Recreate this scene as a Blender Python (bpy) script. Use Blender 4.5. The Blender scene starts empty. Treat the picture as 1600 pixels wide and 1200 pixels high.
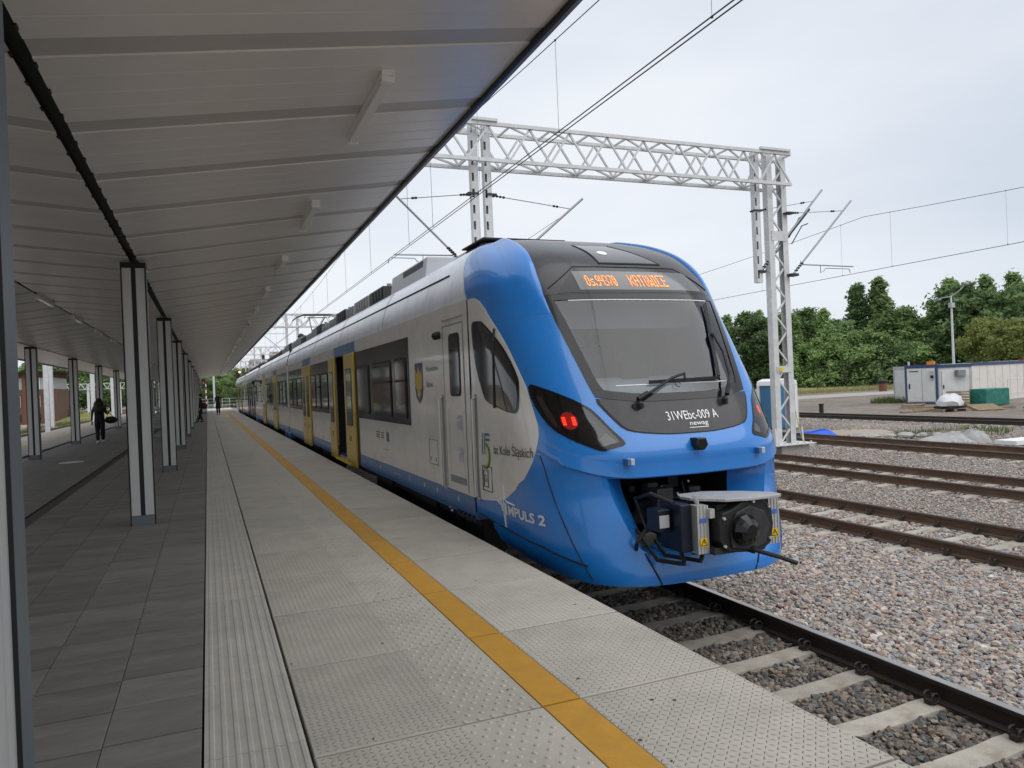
import bpy, bmesh, math, random
import numpy as np
from mathutils import Vector, Matrix
from mathutils.geometry import delaunay_2d_cdt
random.seed(7); rng=np.random.default_rng(7)
R=math.radians
sc=bpy.context.scene
# ---------------------------------------------------------------- camera
F_PX=1156.0
def nrm(v): v=np.array(v,float); return v/np.linalg.norm(v)
_Y=nrm([-476,-18,F_PX]); _H=nrm([2803,119,F_PX]); _U=nrm(np.cross(_Y,_H))
if _U[1]<0: _U=-_U
_X=nrm(np.cross(_Y,_U))
if _X[0]<0: _X=-_X
# world axes in camera coordinates (right, up, forward) -> rotation matrix
right=Vector((_X[0],_Y[0],_U[0])); up=Vector((_X[1],_Y[1],_U[1])); fwd=Vector((_X[2],_Y[2],_U[2]))
cam=bpy.data.cameras.new('camera'); co=bpy.data.objects.new('camera',cam); sc.collection.objects.link(co)
cam.sensor_width=36; cam.lens=36*F_PX/1600; cam.clip_end=3000; cam.clip_start=.05
M=Matrix((( right.x,up.x,-fwd.x,0),(right.y,up.y,-fwd.y,0),(right.z,up.z,-fwd.z,1.65),(0,0,0,1)))
co.matrix_world=M
sc.camera=co
# ---------------------------------------------------------------- world, sun, exposure
w=bpy.data.worlds.new('World'); sc.world=w; w.use_nodes=True
nt=w.node_tree; nt.nodes.clear()
def N(t,ty,**k):
    n=t.nodes.new(ty)
    for a,b in k.items(): setattr(n,a,b)
    return n
out=N(nt,'ShaderNodeOutputWorld'); bg=N(nt,'ShaderNodeBackground'); bg.inputs[1].default_value=.1
sky=N(nt,'ShaderNodeTexSky'); sky.sky_type='NISHITA'; sky.sun_disc=False; sky.sun_elevation=R(60); sky.sun_rotation=R(150)
tc=N(nt,'ShaderNodeTexCoord'); mp=N(nt,'ShaderNodeMapping'); mp.inputs['Scale'].default_value=(1.0,1.0,3.2)
nz=N(nt,'ShaderNodeTexNoise'); nz.inputs['Scale'].default_value=1.5; nz.inputs['Detail'].default_value=6; nz.inputs['Roughness'].default_value=.45
cr=N(nt,'ShaderNodeValToRGB'); cr.color_ramp.elements[0].position=.34; cr.color_ramp.elements[1].position=.66
cr.color_ramp.elements[0].color=(4.9,5.35,6.05,1); cr.color_ramp.elements[1].color=(6.6,6.85,7.25,1)
mx=N(nt,'ShaderNodeMix',data_type='RGBA'); mx.inputs[0].default_value=.94
L=nt.links.new
L(tc.outputs['Generated'],mp.inputs[0]); L(mp.outputs[0],nz.inputs['Vector']); L(nz.outputs[0],cr.inputs[0])
L(sky.outputs[0],mx.inputs[6]); L(cr.outputs[0],mx.inputs[7]); L(mx.outputs[2],bg.inputs[0]); L(bg.outputs[0],out.inputs[0])
sl=bpy.data.lights.new('sun','SUN'); sl.energy=1.5; sl.angle=R(80); sl.color=(1,.97,.93)
so=bpy.data.objects.new('sun',sl); sc.collection.objects.link(so); so.location=(20,-20,40)
_az=R(150); _el=R(60)
so.rotation_euler=Vector((math.sin(_az)*math.cos(_el),math.cos(_az)*math.cos(_el),math.sin(_el))).to_track_quat('Z','Y').to_euler()
sc.view_settings.view_transform='Standard'; sc.view_settings.look='None'; sc.view_settings.exposure=.45; sc.view_settings.gamma=1
sc.view_settings.use_curve_mapping=False
sc.render.engine='CYCLES'
# ---------------------------------------------------------------- materials
MATS={}
def mat(name,col,rough=.6,metal=0,var=0.0,vs=3.0,bump=0.0,bs=40.0,coat=0,spec=.5,objrand=0,dirt=None,ds=2.0,da=.5,trans=0,alpha=1,ior=1.45,emit=None,es=0,stretch=None):
    if name in MATS: return MATS[name]
    m=bpy.data.materials.new(name); m.use_nodes=True; MATS[name]=m
    t=m.node_tree; b=t.nodes['Principled BSDF']; L=t.links.new
    b.inputs['Roughness'].default_value=rough; b.inputs['Metallic'].default_value=metal
    b.inputs['Base Color'].default_value=(*col,1); b.inputs['Specular IOR Level'].default_value=spec
    b.inputs['Coat Weight'].default_value=coat; b.inputs['Coat Roughness'].default_value=.06
    b.inputs['Transmission Weight'].default_value=trans; b.inputs['IOR'].default_value=ior; b.inputs['Alpha'].default_value=alpha
    if emit: b.inputs['Emission Color'].default_value=(*emit,1); b.inputs['Emission Strength'].default_value=es
    tc=N(t,'ShaderNodeTexCoord'); v=tc.outputs['Object']
    if stretch:
        q=N(t,'ShaderNodeMapping'); q.inputs['Scale'].default_value=stretch; L(v,q.inputs[0]); v=q.outputs[0]
    c=None
    if var>0 or objrand>0 or dirt:
        n1=N(t,'ShaderNodeTexNoise'); n1.inputs['Scale'].default_value=vs; n1.inputs['Detail'].default_value=8; n1.inputs['Roughness'].default_value=.65; L(v,n1.inputs['Vector'])
        mr=N(t,'ShaderNodeMapRange'); mr.inputs[1].default_value=.3; mr.inputs[2].default_value=.7; mr.inputs[3].default_value=1-var; mr.inputs[4].default_value=1+var; L(n1.outputs[0],mr.inputs[0])
        val=mr.outputs[0]
        if objrand>0:
            oi=N(t,'ShaderNodeObjectInfo'); m2=N(t,'ShaderNodeMapRange'); m2.inputs[3].default_value=1-objrand; m2.inputs[4].default_value=1+objrand; L(oi.outputs['Random'],m2.inputs[0])
            mu=N(t,'ShaderNodeMath',operation='MULTIPLY'); L(val,mu.inputs[0]); L(m2.outputs[0],mu.inputs[1]); val=mu.outputs[0]
            ad=N(t,'ShaderNodeVectorMath',operation='ADD'); L(v,ad.inputs[0])
            sc_=N(t,'ShaderNodeMath',operation='MULTIPLY'); sc_.inputs[1].default_value=37; L(oi.outputs['Random'],sc_.inputs[0]); L(sc_.outputs[0],ad.inputs[1]); L(ad.outputs[0],n1.inputs['Vector'])
        vm=N(t,'ShaderNodeVectorMath',operation='SCALE'); vm.inputs[0].default_value=col; L(val,vm.inputs['Scale']); c=vm.outputs[0]
        if dirt:
            n2=N(t,'ShaderNodeTexNoise'); n2.inputs['Scale'].default_value=ds; n2.inputs['Detail'].default_value=9; n2.inputs['Roughness'].default_value=.7; L(v,n2.inputs['Vector'])
            r2=N(t,'ShaderNodeMapRange'); r2.inputs[1].default_value=.48; r2.inputs[2].default_value=.72; r2.inputs[4].default_value=da; L(n2.outputs[0],r2.inputs[0])
            mm=N(t,'ShaderNodeMix',data_type='RGBA'); L(r2.outputs[0],mm.inputs[0]); L(c,mm.inputs[6]); mm.inputs[7].default_value=(*dirt,1); c=mm.outputs[2]
        L(c,b.inputs['Base Color'])
    if bump>0:
        n3=N(t,'ShaderNodeTexNoise'); n3.inputs['Scale'].default_value=bs; n3.inputs['Detail'].default_value=5; L(v,n3.inputs['Vector'])
        bp=N(t,'ShaderNodeBump'); bp.inputs['Strength'].default_value=bump; bp.inputs['Distance'].default_value=.01; L(n3.outputs[0],bp.inputs['Height']); L(bp.outputs[0],b.inputs['Normal'])
    return m
blue=mat('blue_paint',(.010,.19,.60),.30,var=.05,coat=.7,dirt=(.07,.16,.33),ds=22,da=.5)
cream=mat('cream_paint',(.72,.69,.64),.26,var=.03,coat=.5,dirt=(.33,.3,.26),ds=1.6,da=.3)
bandblue=mat('band_blue',(.05,.15,.36),.35,var=.06,coat=.3,dirt=(.12,.13,.14),ds=4,da=.5)
roofpaint=mat('roof_paint',(.80,.84,.92),.26,metal=.0,var=.05,coat=.2,dirt=(.3,.31,.33),ds=2,da=.35)
black=mat('black_gloss',(.008,.008,.009),.14,coat=.15,spec=.4)
visor=mat('visor_dark',(.024,.023,.026),.25,var=.12,coat=.15,spec=.4,dirt=(.06,.056,.05),ds=9,da=.4)
rubber=mat('rubber',(.012,.012,.012),.6)
darkmetal=mat('dark_metal',(.03,.03,.032),.55,var=.3,vs=9,bump=.2)
under=mat('underframe',(.018,.017,.016),.8,var=.4,vs=6,bump=.3)
yellow=mat('door_yellow',(.55,.37,.02),.35,var=.05,coat=.4,dirt=(.3,.22,.06),ds=3,da=.3)
winglass=mat('window_glass',(.022,.023,.025),.05,spec=.45,coat=.15,var=.2,vs=1.5)
bandglass=mat('band_glass',(.016,.016,.017),.10,spec=.4,coat=.15)
doorglass=mat('door_glass',(.07,.09,.085),.06,spec=.8,coat=.6)
steel=mat('galvanised_steel',(.60,.61,.61),.5,metal=.1,var=.12,vs=4,dirt=(.4,.39,.37),ds=3,da=.35)
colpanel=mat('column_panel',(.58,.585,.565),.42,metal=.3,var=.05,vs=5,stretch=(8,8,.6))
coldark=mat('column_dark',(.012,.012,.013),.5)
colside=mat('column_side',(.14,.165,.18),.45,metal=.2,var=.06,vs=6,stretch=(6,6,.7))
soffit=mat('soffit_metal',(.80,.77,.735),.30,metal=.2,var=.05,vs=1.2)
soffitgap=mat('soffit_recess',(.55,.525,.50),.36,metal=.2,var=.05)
fascia=mat('fascia_metal',(.24,.26,.30),.35,metal=.3,var=.1)
lampwhite=mat('lamp_housing',(.85,.85,.83),.4,var=.04)
lampdiff=mat('lamp_diffuser',(.88,.88,.87),.15,coat=.5)
railside=mat('rail_rust',(.10,.062,.040),.75,var=.25,vs=12,bump=.2,dirt=(.19,.12,.075),ds=5,da=.6,stretch=(1,.3,1))
raildark=mat('rail_dark',(.035,.026,.022),.6,var=.25,vs=12,bump=.2,dirt=(.08,.055,.04),ds=5,da=.4,stretch=(1,.3,1))
railhead=mat('rail_head',(.40,.38,.36),.28,metal=.9,var=.1)
railheadr=mat('rail_head_rusty',(.06,.045,.04),.45,metal=.3,var=.2)
sleeperm=mat('sleeper_concrete',(.38,.35,.30),.85,var=.12,vs=6,bump=.4,bs=60,objrand=.12,dirt=(.2,.15,.11),ds=4,da=.7)
fastm=mat('fastener_iron',(.035,.028,.024),.6,var=.3,vs=20)
tiledark=mat('paving_dark',(.17,.162,.15),.7,var=.22,vs=2.2,bump=.12,bs=90,objrand=.16,dirt=(.30,.285,.265),ds=1.8,da=.65,stretch=(.7,2.6,1))
tact=mat('tactile_concrete',(.46,.435,.39),.75,var=.08,vs=5,bump=.10,bs=120,objrand=.05,dirt=(.30,.275,.235),ds=3,da=.5)
conc=mat('concrete',(.36,.34,.31),.85,var=.12,vs=3,bump=.3,bs=50,dirt=(.22,.2,.18),ds=2,da=.5)
yline=mat('yellow_line',(.52,.265,.022),.6,var=.10,vs=7,bump=.2,bs=150,objrand=.05,dirt=(.40,.23,.06),ds=9,da=.6)
joint=mat('joint_dark',(.03,.027,.024),.9)
white=mat('white_paint',(.62,.63,.62),.5,var=.06,dirt=(.45,.44,.41),ds=2,da=.35)
boxnavy=mat('box_navy',(.004,.007,.02),.4,dirt=(.03,.03,.04),ds=8,da=.5)
navy=mat('navy_paint',(.035,.06,.15),.5,var=.1)
teal=mat('toilet_blue',(.04,.16,.30),.45,var=.1)
bluehose=mat('hose_blue',(.01,.11,.65),.4)
redem=mat('red_led',(.6,.02,.01),.4,emit=(1,.035,.015),es=6)
redglow=mat('red_lens',(.25,.01,.01),.3,emit=(1,.02,.01),es=.25)
led=mat('display_led',(.5,.15,.02),.4,emit=(1,.28,.04),es=1.7)
ledr=mat('display_led_red',(.5,.08,.02),.4,emit=(1,.12,.02),es=1.4)
dispg=mat('display_glass',(.10,.105,.11),.15,coat=.5,var=.04)
txtw=mat('text_white',(.75,.75,.75),.5)
txtd=mat('text_dark',(.03,.03,.03),.5)
txtb=mat('text_bluegrey',(.08,.12,.2),.5)
gold=mat('crest_gold',(.55,.38,.05),.5)
green=mat('logo_green',(.03,.22,.05),.5)
grey=mat('mid_grey',(.25,.25,.25),.5,var=.1)
lgrey=mat('light_grey',(.42,.43,.44),.5,var=.06)
warn=mat('warning_yellow',(.75,.48,.01),.5)
orange=mat('orange_plastic',(.8,.25,.01),.5)
alu=mat('aluminium',(.58,.58,.56),.38,metal=.6,var=.08)
plate=mat('chequer_plate',(.45,.45,.44),.45,metal=.5,var=.15,vs=8,bump=.5,bs=150)
brown=mat('brown_panel',(.16,.06,.035),.5)
brick=mat('brick_wall',(.125,.072,.052),.85,var=.2,vs=1.5,bump=.3)
skin=mat('skin',(.5,.32,.24),.6)
cloth=mat('black_cloth',(.012,.012,.014),.85,var=.3,vs=8)
hairm=mat('hair',(.015,.012,.01),.5)
grass=mat('grass_green',(.10,.135,.035),.9,var=.3,vs=2)
wood=mat('pallet_wood',(.30,.22,.13),.85,var=.25,vs=5,dirt=(.15,.12,.09),ds=3,da=.5)
plast=mat('plastic_sheet',(.30,.30,.285),.4,var=.3,vs=3,bump=.8,bs=6)
greenmesh=mat('green_netting',(.02,.16,.12),.6,var=.4,vs=5)
asph=mat('asphalt',(.17,.165,.16),.9,var=.12,vs=.6,bump=.2)
bark=mat('bark',(.07,.055,.042),.9,var=.3)
def leafmat(name,a,b):
    m=mat(name,a,.6,spec=.3); t=m.node_tree; bs=t.nodes['Principled BSDF']; L=t.links.new
    at=N(t,'ShaderNodeAttribute',attribute_name='Col'); oi=N(t,'ShaderNodeObjectInfo')
    mm=N(t,'ShaderNodeMix',data_type='RGBA'); mm.inputs[6].default_value=(*a,1); mm.inputs[7].default_value=(*b,1); L(at.outputs['Fac'],mm.inputs[0])
    hs=N(t,'ShaderNodeHueSaturation'); mr=N(t,'ShaderNodeMapRange'); mr.inputs[3].default_value=.75; mr.inputs[4].default_value=1.3; L(oi.outputs['Random'],mr.inputs[0]); L(mr.outputs[0],hs.inputs['Value']); L(mm.outputs[2],hs.inputs['Color'])
    L(hs.outputs[0],bs.inputs['Base Color'])
    tr=N(t,'ShaderNodeBsdfTranslucent'); L(hs.outputs[0],tr.inputs[0]); ms=N(t,'ShaderNodeMixShader'); ms.inputs[0].default_value=.42
    L(bs.outputs[0],ms.inputs[1]); L(tr.outputs[0],ms.inputs[2]); L(ms.outputs[0],t.nodes['Material Output'].inputs[0]); return m
leafA=leafmat('leaf_green',(.11,.18,.06),(.33,.46,.18))
leafB=leafmat('leaf_dark',(.085,.15,.06),(.25,.36,.15))
leafC=leafmat('leaf_yellowish',(.16,.20,.05),(.34,.38,.13))
# clear glass, windscreen
def glassmat(name,tint,rough=0.0,mixv=.25,dark=(.3,.33,.35)):
    m=bpy.data.materials.new(name); m.use_nodes=True; t=m.node_tree; t.nodes.remove(t.nodes['Principled BSDF']); L=t.links.new
    g=N(t,'ShaderNodeBsdfGlossy'); g.inputs['Roughness'].default_value=rough; g.inputs['Color'].default_value=(1,1,1,1)
    tr=N(t,'ShaderNodeBsdfTransparent'); tr.inputs[0].default_value=(*tint,1)
    fr=N(t,'ShaderNodeFresnel'); fr.inputs[0].default_value=1.55; ad=N(t,'ShaderNodeMath',operation='MULTIPLY_ADD'); ad.inputs[1].default_value=.95; ad.inputs[2].default_value=mixv; ad.use_clamp=True
    L(fr.outputs[0],ad.inputs[0]); ms=N(t,'ShaderNodeMixShader'); L(ad.outputs[0],ms.inputs[0]); L(tr.outputs[0],ms.inputs[1]); L(g.outputs[0],ms.inputs[2]); L(ms.outputs[0],t.nodes['Material Output'].inputs[0]); MATS[name]=m; return m
wsglass=glassmat('windscreen_glass',(.66,.73,.77),mixv=.02)
coverglass=glassmat('lamp_cover_glass',(.55,.55,.55),mixv=.02)
cabglass=glassmat('cab_side_glass',(.08,.08,.085),mixv=.03)
# concrete slab with raised chequer bars
def slabmat():
    m=mat('slab_concrete',(.46,.43,.375),.7,var=.10,vs=2.5,objrand=.05,dirt=(.29,.26,.22),ds=1.3,da=.6)
    t=m.node_tree; b=t.nodes['Principled BSDF']; L=t.links.new
    g=N(t,'ShaderNodeNewGeometry'); sx=N(t,'ShaderNodeSeparateXYZ'); L(g.outputs['Position'],sx.inputs[0])
    def mt(op,a,b_=None,c_=None):
        n=N(t,'ShaderNodeMath',operation=op)
        for i,q in enumerate((a,b_,c_)):
            if q is None: continue
            if isinstance(q,(int,float)): n.inputs[i].default_value=q
            else: L(q,n.inputs[i])
        return n.outputs[0]
    A=.036
    xa=mt('DIVIDE',sx.outputs[0],A); ya=mt('DIVIDE',sx.outputs[1],A)
    fx=mt('FLOOR',xa); fy=mt('FLOOR',ya); u=mt('SUBTRACT',mt('FRACT',xa),.5); v=mt('SUBTRACT',mt('FRACT',ya),.5)
    par=mt('FLOORED_MODULO',mt('ADD',fx,fy),2.0); sg=mt('SUBTRACT',mt('MULTIPLY',par,2.0),1.0)
    vs_=mt('MULTIPLY',v,sg); d1=mt('ADD',u,vs_); d2=mt('SUBTRACT',u,vs_)
    mask=mt('ADD',mt('LESS_THAN',sx.outputs[0],1.075),mt('GREATER_THAN',sx.outputs[0],1.52))
    e=mt('ADD',mt('POWER',mt('ABSOLUTE',mt('DIVIDE',d1,.62)),2.0),mt('POWER',mt('ABSOLUTE',mt('DIVIDE',d2,.20)),2.0))
    h=mt('MULTIPLY',mask,mt('SUBTRACT',1.0,mt('MINIMUM',e,1.0)))
    no=N(t,'ShaderNodeTexNoise'); no.inputs['Scale'].default_value=160; L(g.outputs['Position'],no.inputs['Vector'])
    hh=mt('ADD',mt('MULTIPLY',h,1.0),mt('MULTIPLY',no.outputs[0],.25))
    bp=N(t,'ShaderNodeBump'); bp.inputs['Strength'].default_value=1.0; bp.inputs['Distance'].default_value=.009; L(hh,bp.inputs['Height']); L(bp.outputs[0],b.inputs['Normal'])
    return m
slabm=slabmat()
# colour-attribute stones
def attrmat(name,rough=.85):
    m=mat(name,(.3,.3,.3),rough); t=m.node_tree; b=t.nodes['Principled BSDF']
    at=N(t,'ShaderNodeAttribute',attribute_name='Col'); n=N(t,'ShaderNodeTexNoise'); n.inputs['Scale'].default_value=60; n.inputs['Detail'].default_value=4
    g=N(t,'ShaderNodeNewGeometry'); L=t.links.new; L(g.outputs['Position'],n.inputs['Vector'])
    mr=N(t,'ShaderNodeMapRange'); mr.inputs[3].default_value=.65; mr.inputs[4].default_value=1.35; L(n.outputs[0],mr.inputs[0])
    vm=N(t,'ShaderNodeVectorMath',operation='SCALE'); L(at.outputs['Color'],vm.inputs[0]); L(mr.outputs[0],vm.inputs['Scale']); L(vm.outputs[0],b.inputs['Base Color']); return m
stonem=attrmat('ballast_stone')
def ballastground(name,c1,c2,c3,scale=22,bumpd=.03):
    m=bpy.data.materials.new(name); m.use_nodes=True; t=m.node_tree; b=t.nodes['Principled BSDF']; L=t.links.new; b.inputs['Roughness'].default_value=.9
    g=N(t,'ShaderNodeNewGeometry'); vo=N(t,'ShaderNodeTexVoronoi'); vo.inputs['Scale'].default_value=scale; L(g.outputs['Position'],vo.inputs['Vector'])
    sx=N(t,'ShaderNodeSeparateColor'); L(vo.outputs['Color'],sx.inputs[0]); r=N(t,'ShaderNodeValToRGB'); e=r.color_ramp.elements
    e[0].color=(*c1,1); e[1].color=(*c2,1); k=e.new(.5); k.color=(*c3,1); L(sx.outputs[0],r.inputs[0])
    n=N(t,'ShaderNodeTexNoise'); n.inputs['Scale'].default_value=.35; n.inputs['Detail'].default_value=6; L(g.outputs['Position'],n.inputs['Vector'])
    mr=N(t,'ShaderNodeMapRange'); mr.inputs[1].default_value=.3; mr.inputs[2].default_value=.7; mr.inputs[3].default_value=.75; mr.inputs[4].default_value=1.2; L(n.outputs[0],mr.inputs[0])
    vm=N(t,'ShaderNodeVectorMath',operation='SCALE'); L(r.outputs[0],vm.inputs[0]); L(mr.outputs[0],vm.inputs['Scale']); L(vm.outputs[0],b.inputs['Base Color'])
    bp=N(t,'ShaderNodeBump'); bp.inputs['Strength'].default_value=.9; bp.inputs['Distance'].default_value=bumpd; bp.invert=True; L(vo.outputs['Distance'],bp.inputs['Height']); L(bp.outputs[0],b.inputs['Normal'])
    MATS[name]=m; return m
balg=ballastground('ballast_ground',(.11,.09,.08),(.36,.31,.27),(.22,.19,.175))
dirtg=ballastground('dirt_ground',(.15,.125,.105),(.22,.185,.155),(.18,.15,.125),3.0,.05)
# ---------------------------------------------------------------- helpers
def wloc(o):
    v=Vector((0,0,0))
    while o is not None: v+=o.location; o=o.parent
    return v
def tag(o,label=None,cat=None,group=None,kind=None):
    if label: o['label']=label
    if cat: o['category']=cat
    if group: o['group']=group
    if kind: o['kind']=kind
    return o
def thing(name,label,cat,loc=(0,0,0),group=None):
    o=bpy.data.objects.new(name,None); sc.collection.objects.link(o); o.location=loc; o.empty_display_size=.1
    return tag(o,label,cat,group)
class MB:
    def __init__(s): s.v=[];s.f=[];s.m=[]
    def add(s,vs,fs,mi=0):
        k=len(s.v); s.v+=[tuple(map(float,p)) for p in vs]; s.f+=[tuple(i+k for i in f) for f in fs]; s.m+=[mi]*len(fs); return s
    def box(s,x0,x1,y0,y1,z0,z1,mi=0):
        v=[(x,y,z) for z in (z0,z1) for y in (y0,y1) for x in (x0,x1)]
        return s.add(v,[(0,2,3,1),(4,5,7,6),(0,1,5,4),(2,6,7,3),(0,4,6,2),(1,3,7,5)],mi)
    def beam(s,p,q,a,b=None,mi=0,upv=(0,0,1)):
        b=b or a; p=Vector(p);q=Vector(q); d=(q-p).normalized(); u=Vector(upv)
        if abs(d.dot(u))>.95: u=Vector((0,1,0))
        r=d.cross(u).normalized(); u=r.cross(d).normalized(); v=[]
        for c in (p,q):
            for i,j in ((-1,-1),(1,-1),(1,1),(-1,1)): v.append(c+r*(i*a/2)+u*(j*b/2))
        return s.add(v,[(3,2,1,0),(4,5,6,7),(0,1,5,4),(1,2,6,5),(2,3,7,6),(3,0,4,7)],mi)
    def tube(s,pts,r,n=6,mi=0,r2=None):
        pts=[Vector(p) for p in pts]; v=[];f=[]
        for i,p in enumerate(pts):
            d=(pts[min(i+1,len(pts)-1)]-pts[max(i-1,0)]).normalized(); u=Vector((0,0,1)) if abs(d.z)<.9 else Vector((0,1,0))
            a=d.cross(u).normalized(); b=a.cross(d); rr=r if r2 is None else r+(r2-r)*i/(len(pts)-1)
            for k in range(n):
                t=2*math.pi*k/n; v.append(p+a*math.cos(t)*rr+b*math.sin(t)*rr)
        for i in range(len(pts)-1):
            for k in range(n): f.append((i*n+k,i*n+(k+1)%n,(i+1)*n+(k+1)%n,(i+1)*n+k))
        f.append(tuple(range(n-1,-1,-1))); f.append(tuple(range((len(pts)-1)*n,len(pts)*n)))
        return s.add(v,f,mi)
    def prism(s,poly,fn,a,b,mi=0):   # poly 2D list, fn(u,v,t)->xyz
        n=len(poly); v=[fn(u,w_,a) for u,w_ in poly]+[fn(u,w_,b) for u,w_ in poly]
        f=[tuple(range(n-1,-1,-1)),tuple(range(n,2*n))]+[(i,(i+1)%n,n+(i+1)%n,n+i) for i in range(n)]
        return s.add(v,f,mi)
    def ball(s,c,r,n=8,mi=0,sz=(1,1,1)):
        v=[(c[0],c[1],c[2]+r*sz[2])];f=[]; m=n//2
        for i in range(1,m):
            ph=math.pi*i/m
            for k in range(n): t=2*math.pi*k/n; v.append((c[0]+r*sz[0]*math.sin(ph)*math.cos(t),c[1]+r*sz[1]*math.sin(ph)*math.sin(t),c[2]+r*sz[2]*math.cos(ph)))
        v.append((c[0],c[1],c[2]-r*sz[2]))
        for k in range(n): f.append((0,1+k,1+(k+1)%n))
        for i in range(m-2):
            for k in range(n): a=1+i*n+k; b=1+i*n+(k+1)%n; f.append((a,a+n,b+n,b))
        e=len(v)-1; o=1+(m-2)*n
        for k in range(n): f.append((e,o+(k+1)%n,o+k))
        return s.add(v,f,mi)
    def mesh(s,name,mats,off=(0,0,0),smooth=False):
        me=bpy.data.meshes.new(name); o=Vector(off)
        me.from_pydata([tuple(Vector(p)-o) for p in s.v],[],s.f)
        if not isinstance(mats,(list,tuple)): mats=[mats]
        for m in mats: me.materials.append(m)
        if len(mats)>1: me.polygons.foreach_set('material_index',s.m)
        if smooth: me.polygons.foreach_set('use_smooth',[True]*len(me.polygons))
        me.update(); return me
    def build(s,name,mats,parent=None,smooth=False,bevel=0,label=None,loc=None):
        off=wloc(parent) if parent else Vector((0,0,0))
        if loc is not None: off=Vector(loc)
        me=s.mesh(name,mats,off,smooth)
        bm=bmesh.new(); bm.from_mesh(me); bmesh.ops.recalc_face_normals(bm,faces=bm.faces); bm.to_mesh(me); bm.free()
        if smooth: me.set_sharp_from_angle(angle=R(40))
        ob=bpy.data.objects.new(name,me); sc.collection.objects.link(ob)
        if parent: ob.parent=parent
        if loc is not None: ob.location=Vector(loc)-(wloc(parent) if parent else Vector((0,0,0)))
        if bevel:
            bv=ob.modifiers.new('bevel','BEVEL'); bv.width=bevel; bv.segments=2; bv.limit_method='ANGLE'
        if label: ob['label']=label
        return ob
def inst(name,me,parent,loc,rz=0,scale=None):
    o=bpy.data.objects.new(name,me); sc.collection.objects.link(o)
    if parent: o.parent=parent; o.location=Vector(loc)-wloc(parent)
    else: o.location=loc
    o.rotation_euler[2]=rz
    if scale: o.scale=scale
    return o
KIDS=None
def copy_tree(o,parent=None):
    c=o.copy(); sc.collection.objects.link(c); c.parent=parent
    for ch in o.children: copy_tree(ch,c)
    return c
def text_geo(body,size=1,shear=0,bold=0):
    cu=bpy.data.curves.new('t','FONT'); cu.body=body; cu.size=size; cu.shear=shear; cu.offset=bold; cu.resolution_u=3
    ob=bpy.data.objects.new('t',cu); me=bpy.data.meshes.new_from_object(ob)
    vs=[(v.co.x,v.co.y) for v in me.vertices]; fs=[tuple(p.vertices) for p in me.polygons]
    bpy.data.objects.remove(ob); bpy.data.meshes.remove(me); bpy.data.curves.remove(cu)
    x0=min(v[0] for v in vs);x1=max(v[0] for v in vs);y0=min(v[1] for v in vs);y1=max(v[1] for v in vs)
    return [((x-x0),(y-y0)) for x,y in vs],fs,(x1-x0,y1-y0)
def put_text(name,body,fn,width,height,matl,parent,shear=0,bold=0):
    vs,fs,(tw,th)=text_geo(body,1,shear,bold); sx=width/tw; sy=height/th
    mb=MB(); mb.add([fn(u*sx,v*sy) for u,v in vs],fs); return mb.build(name,matl,parent)
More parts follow.
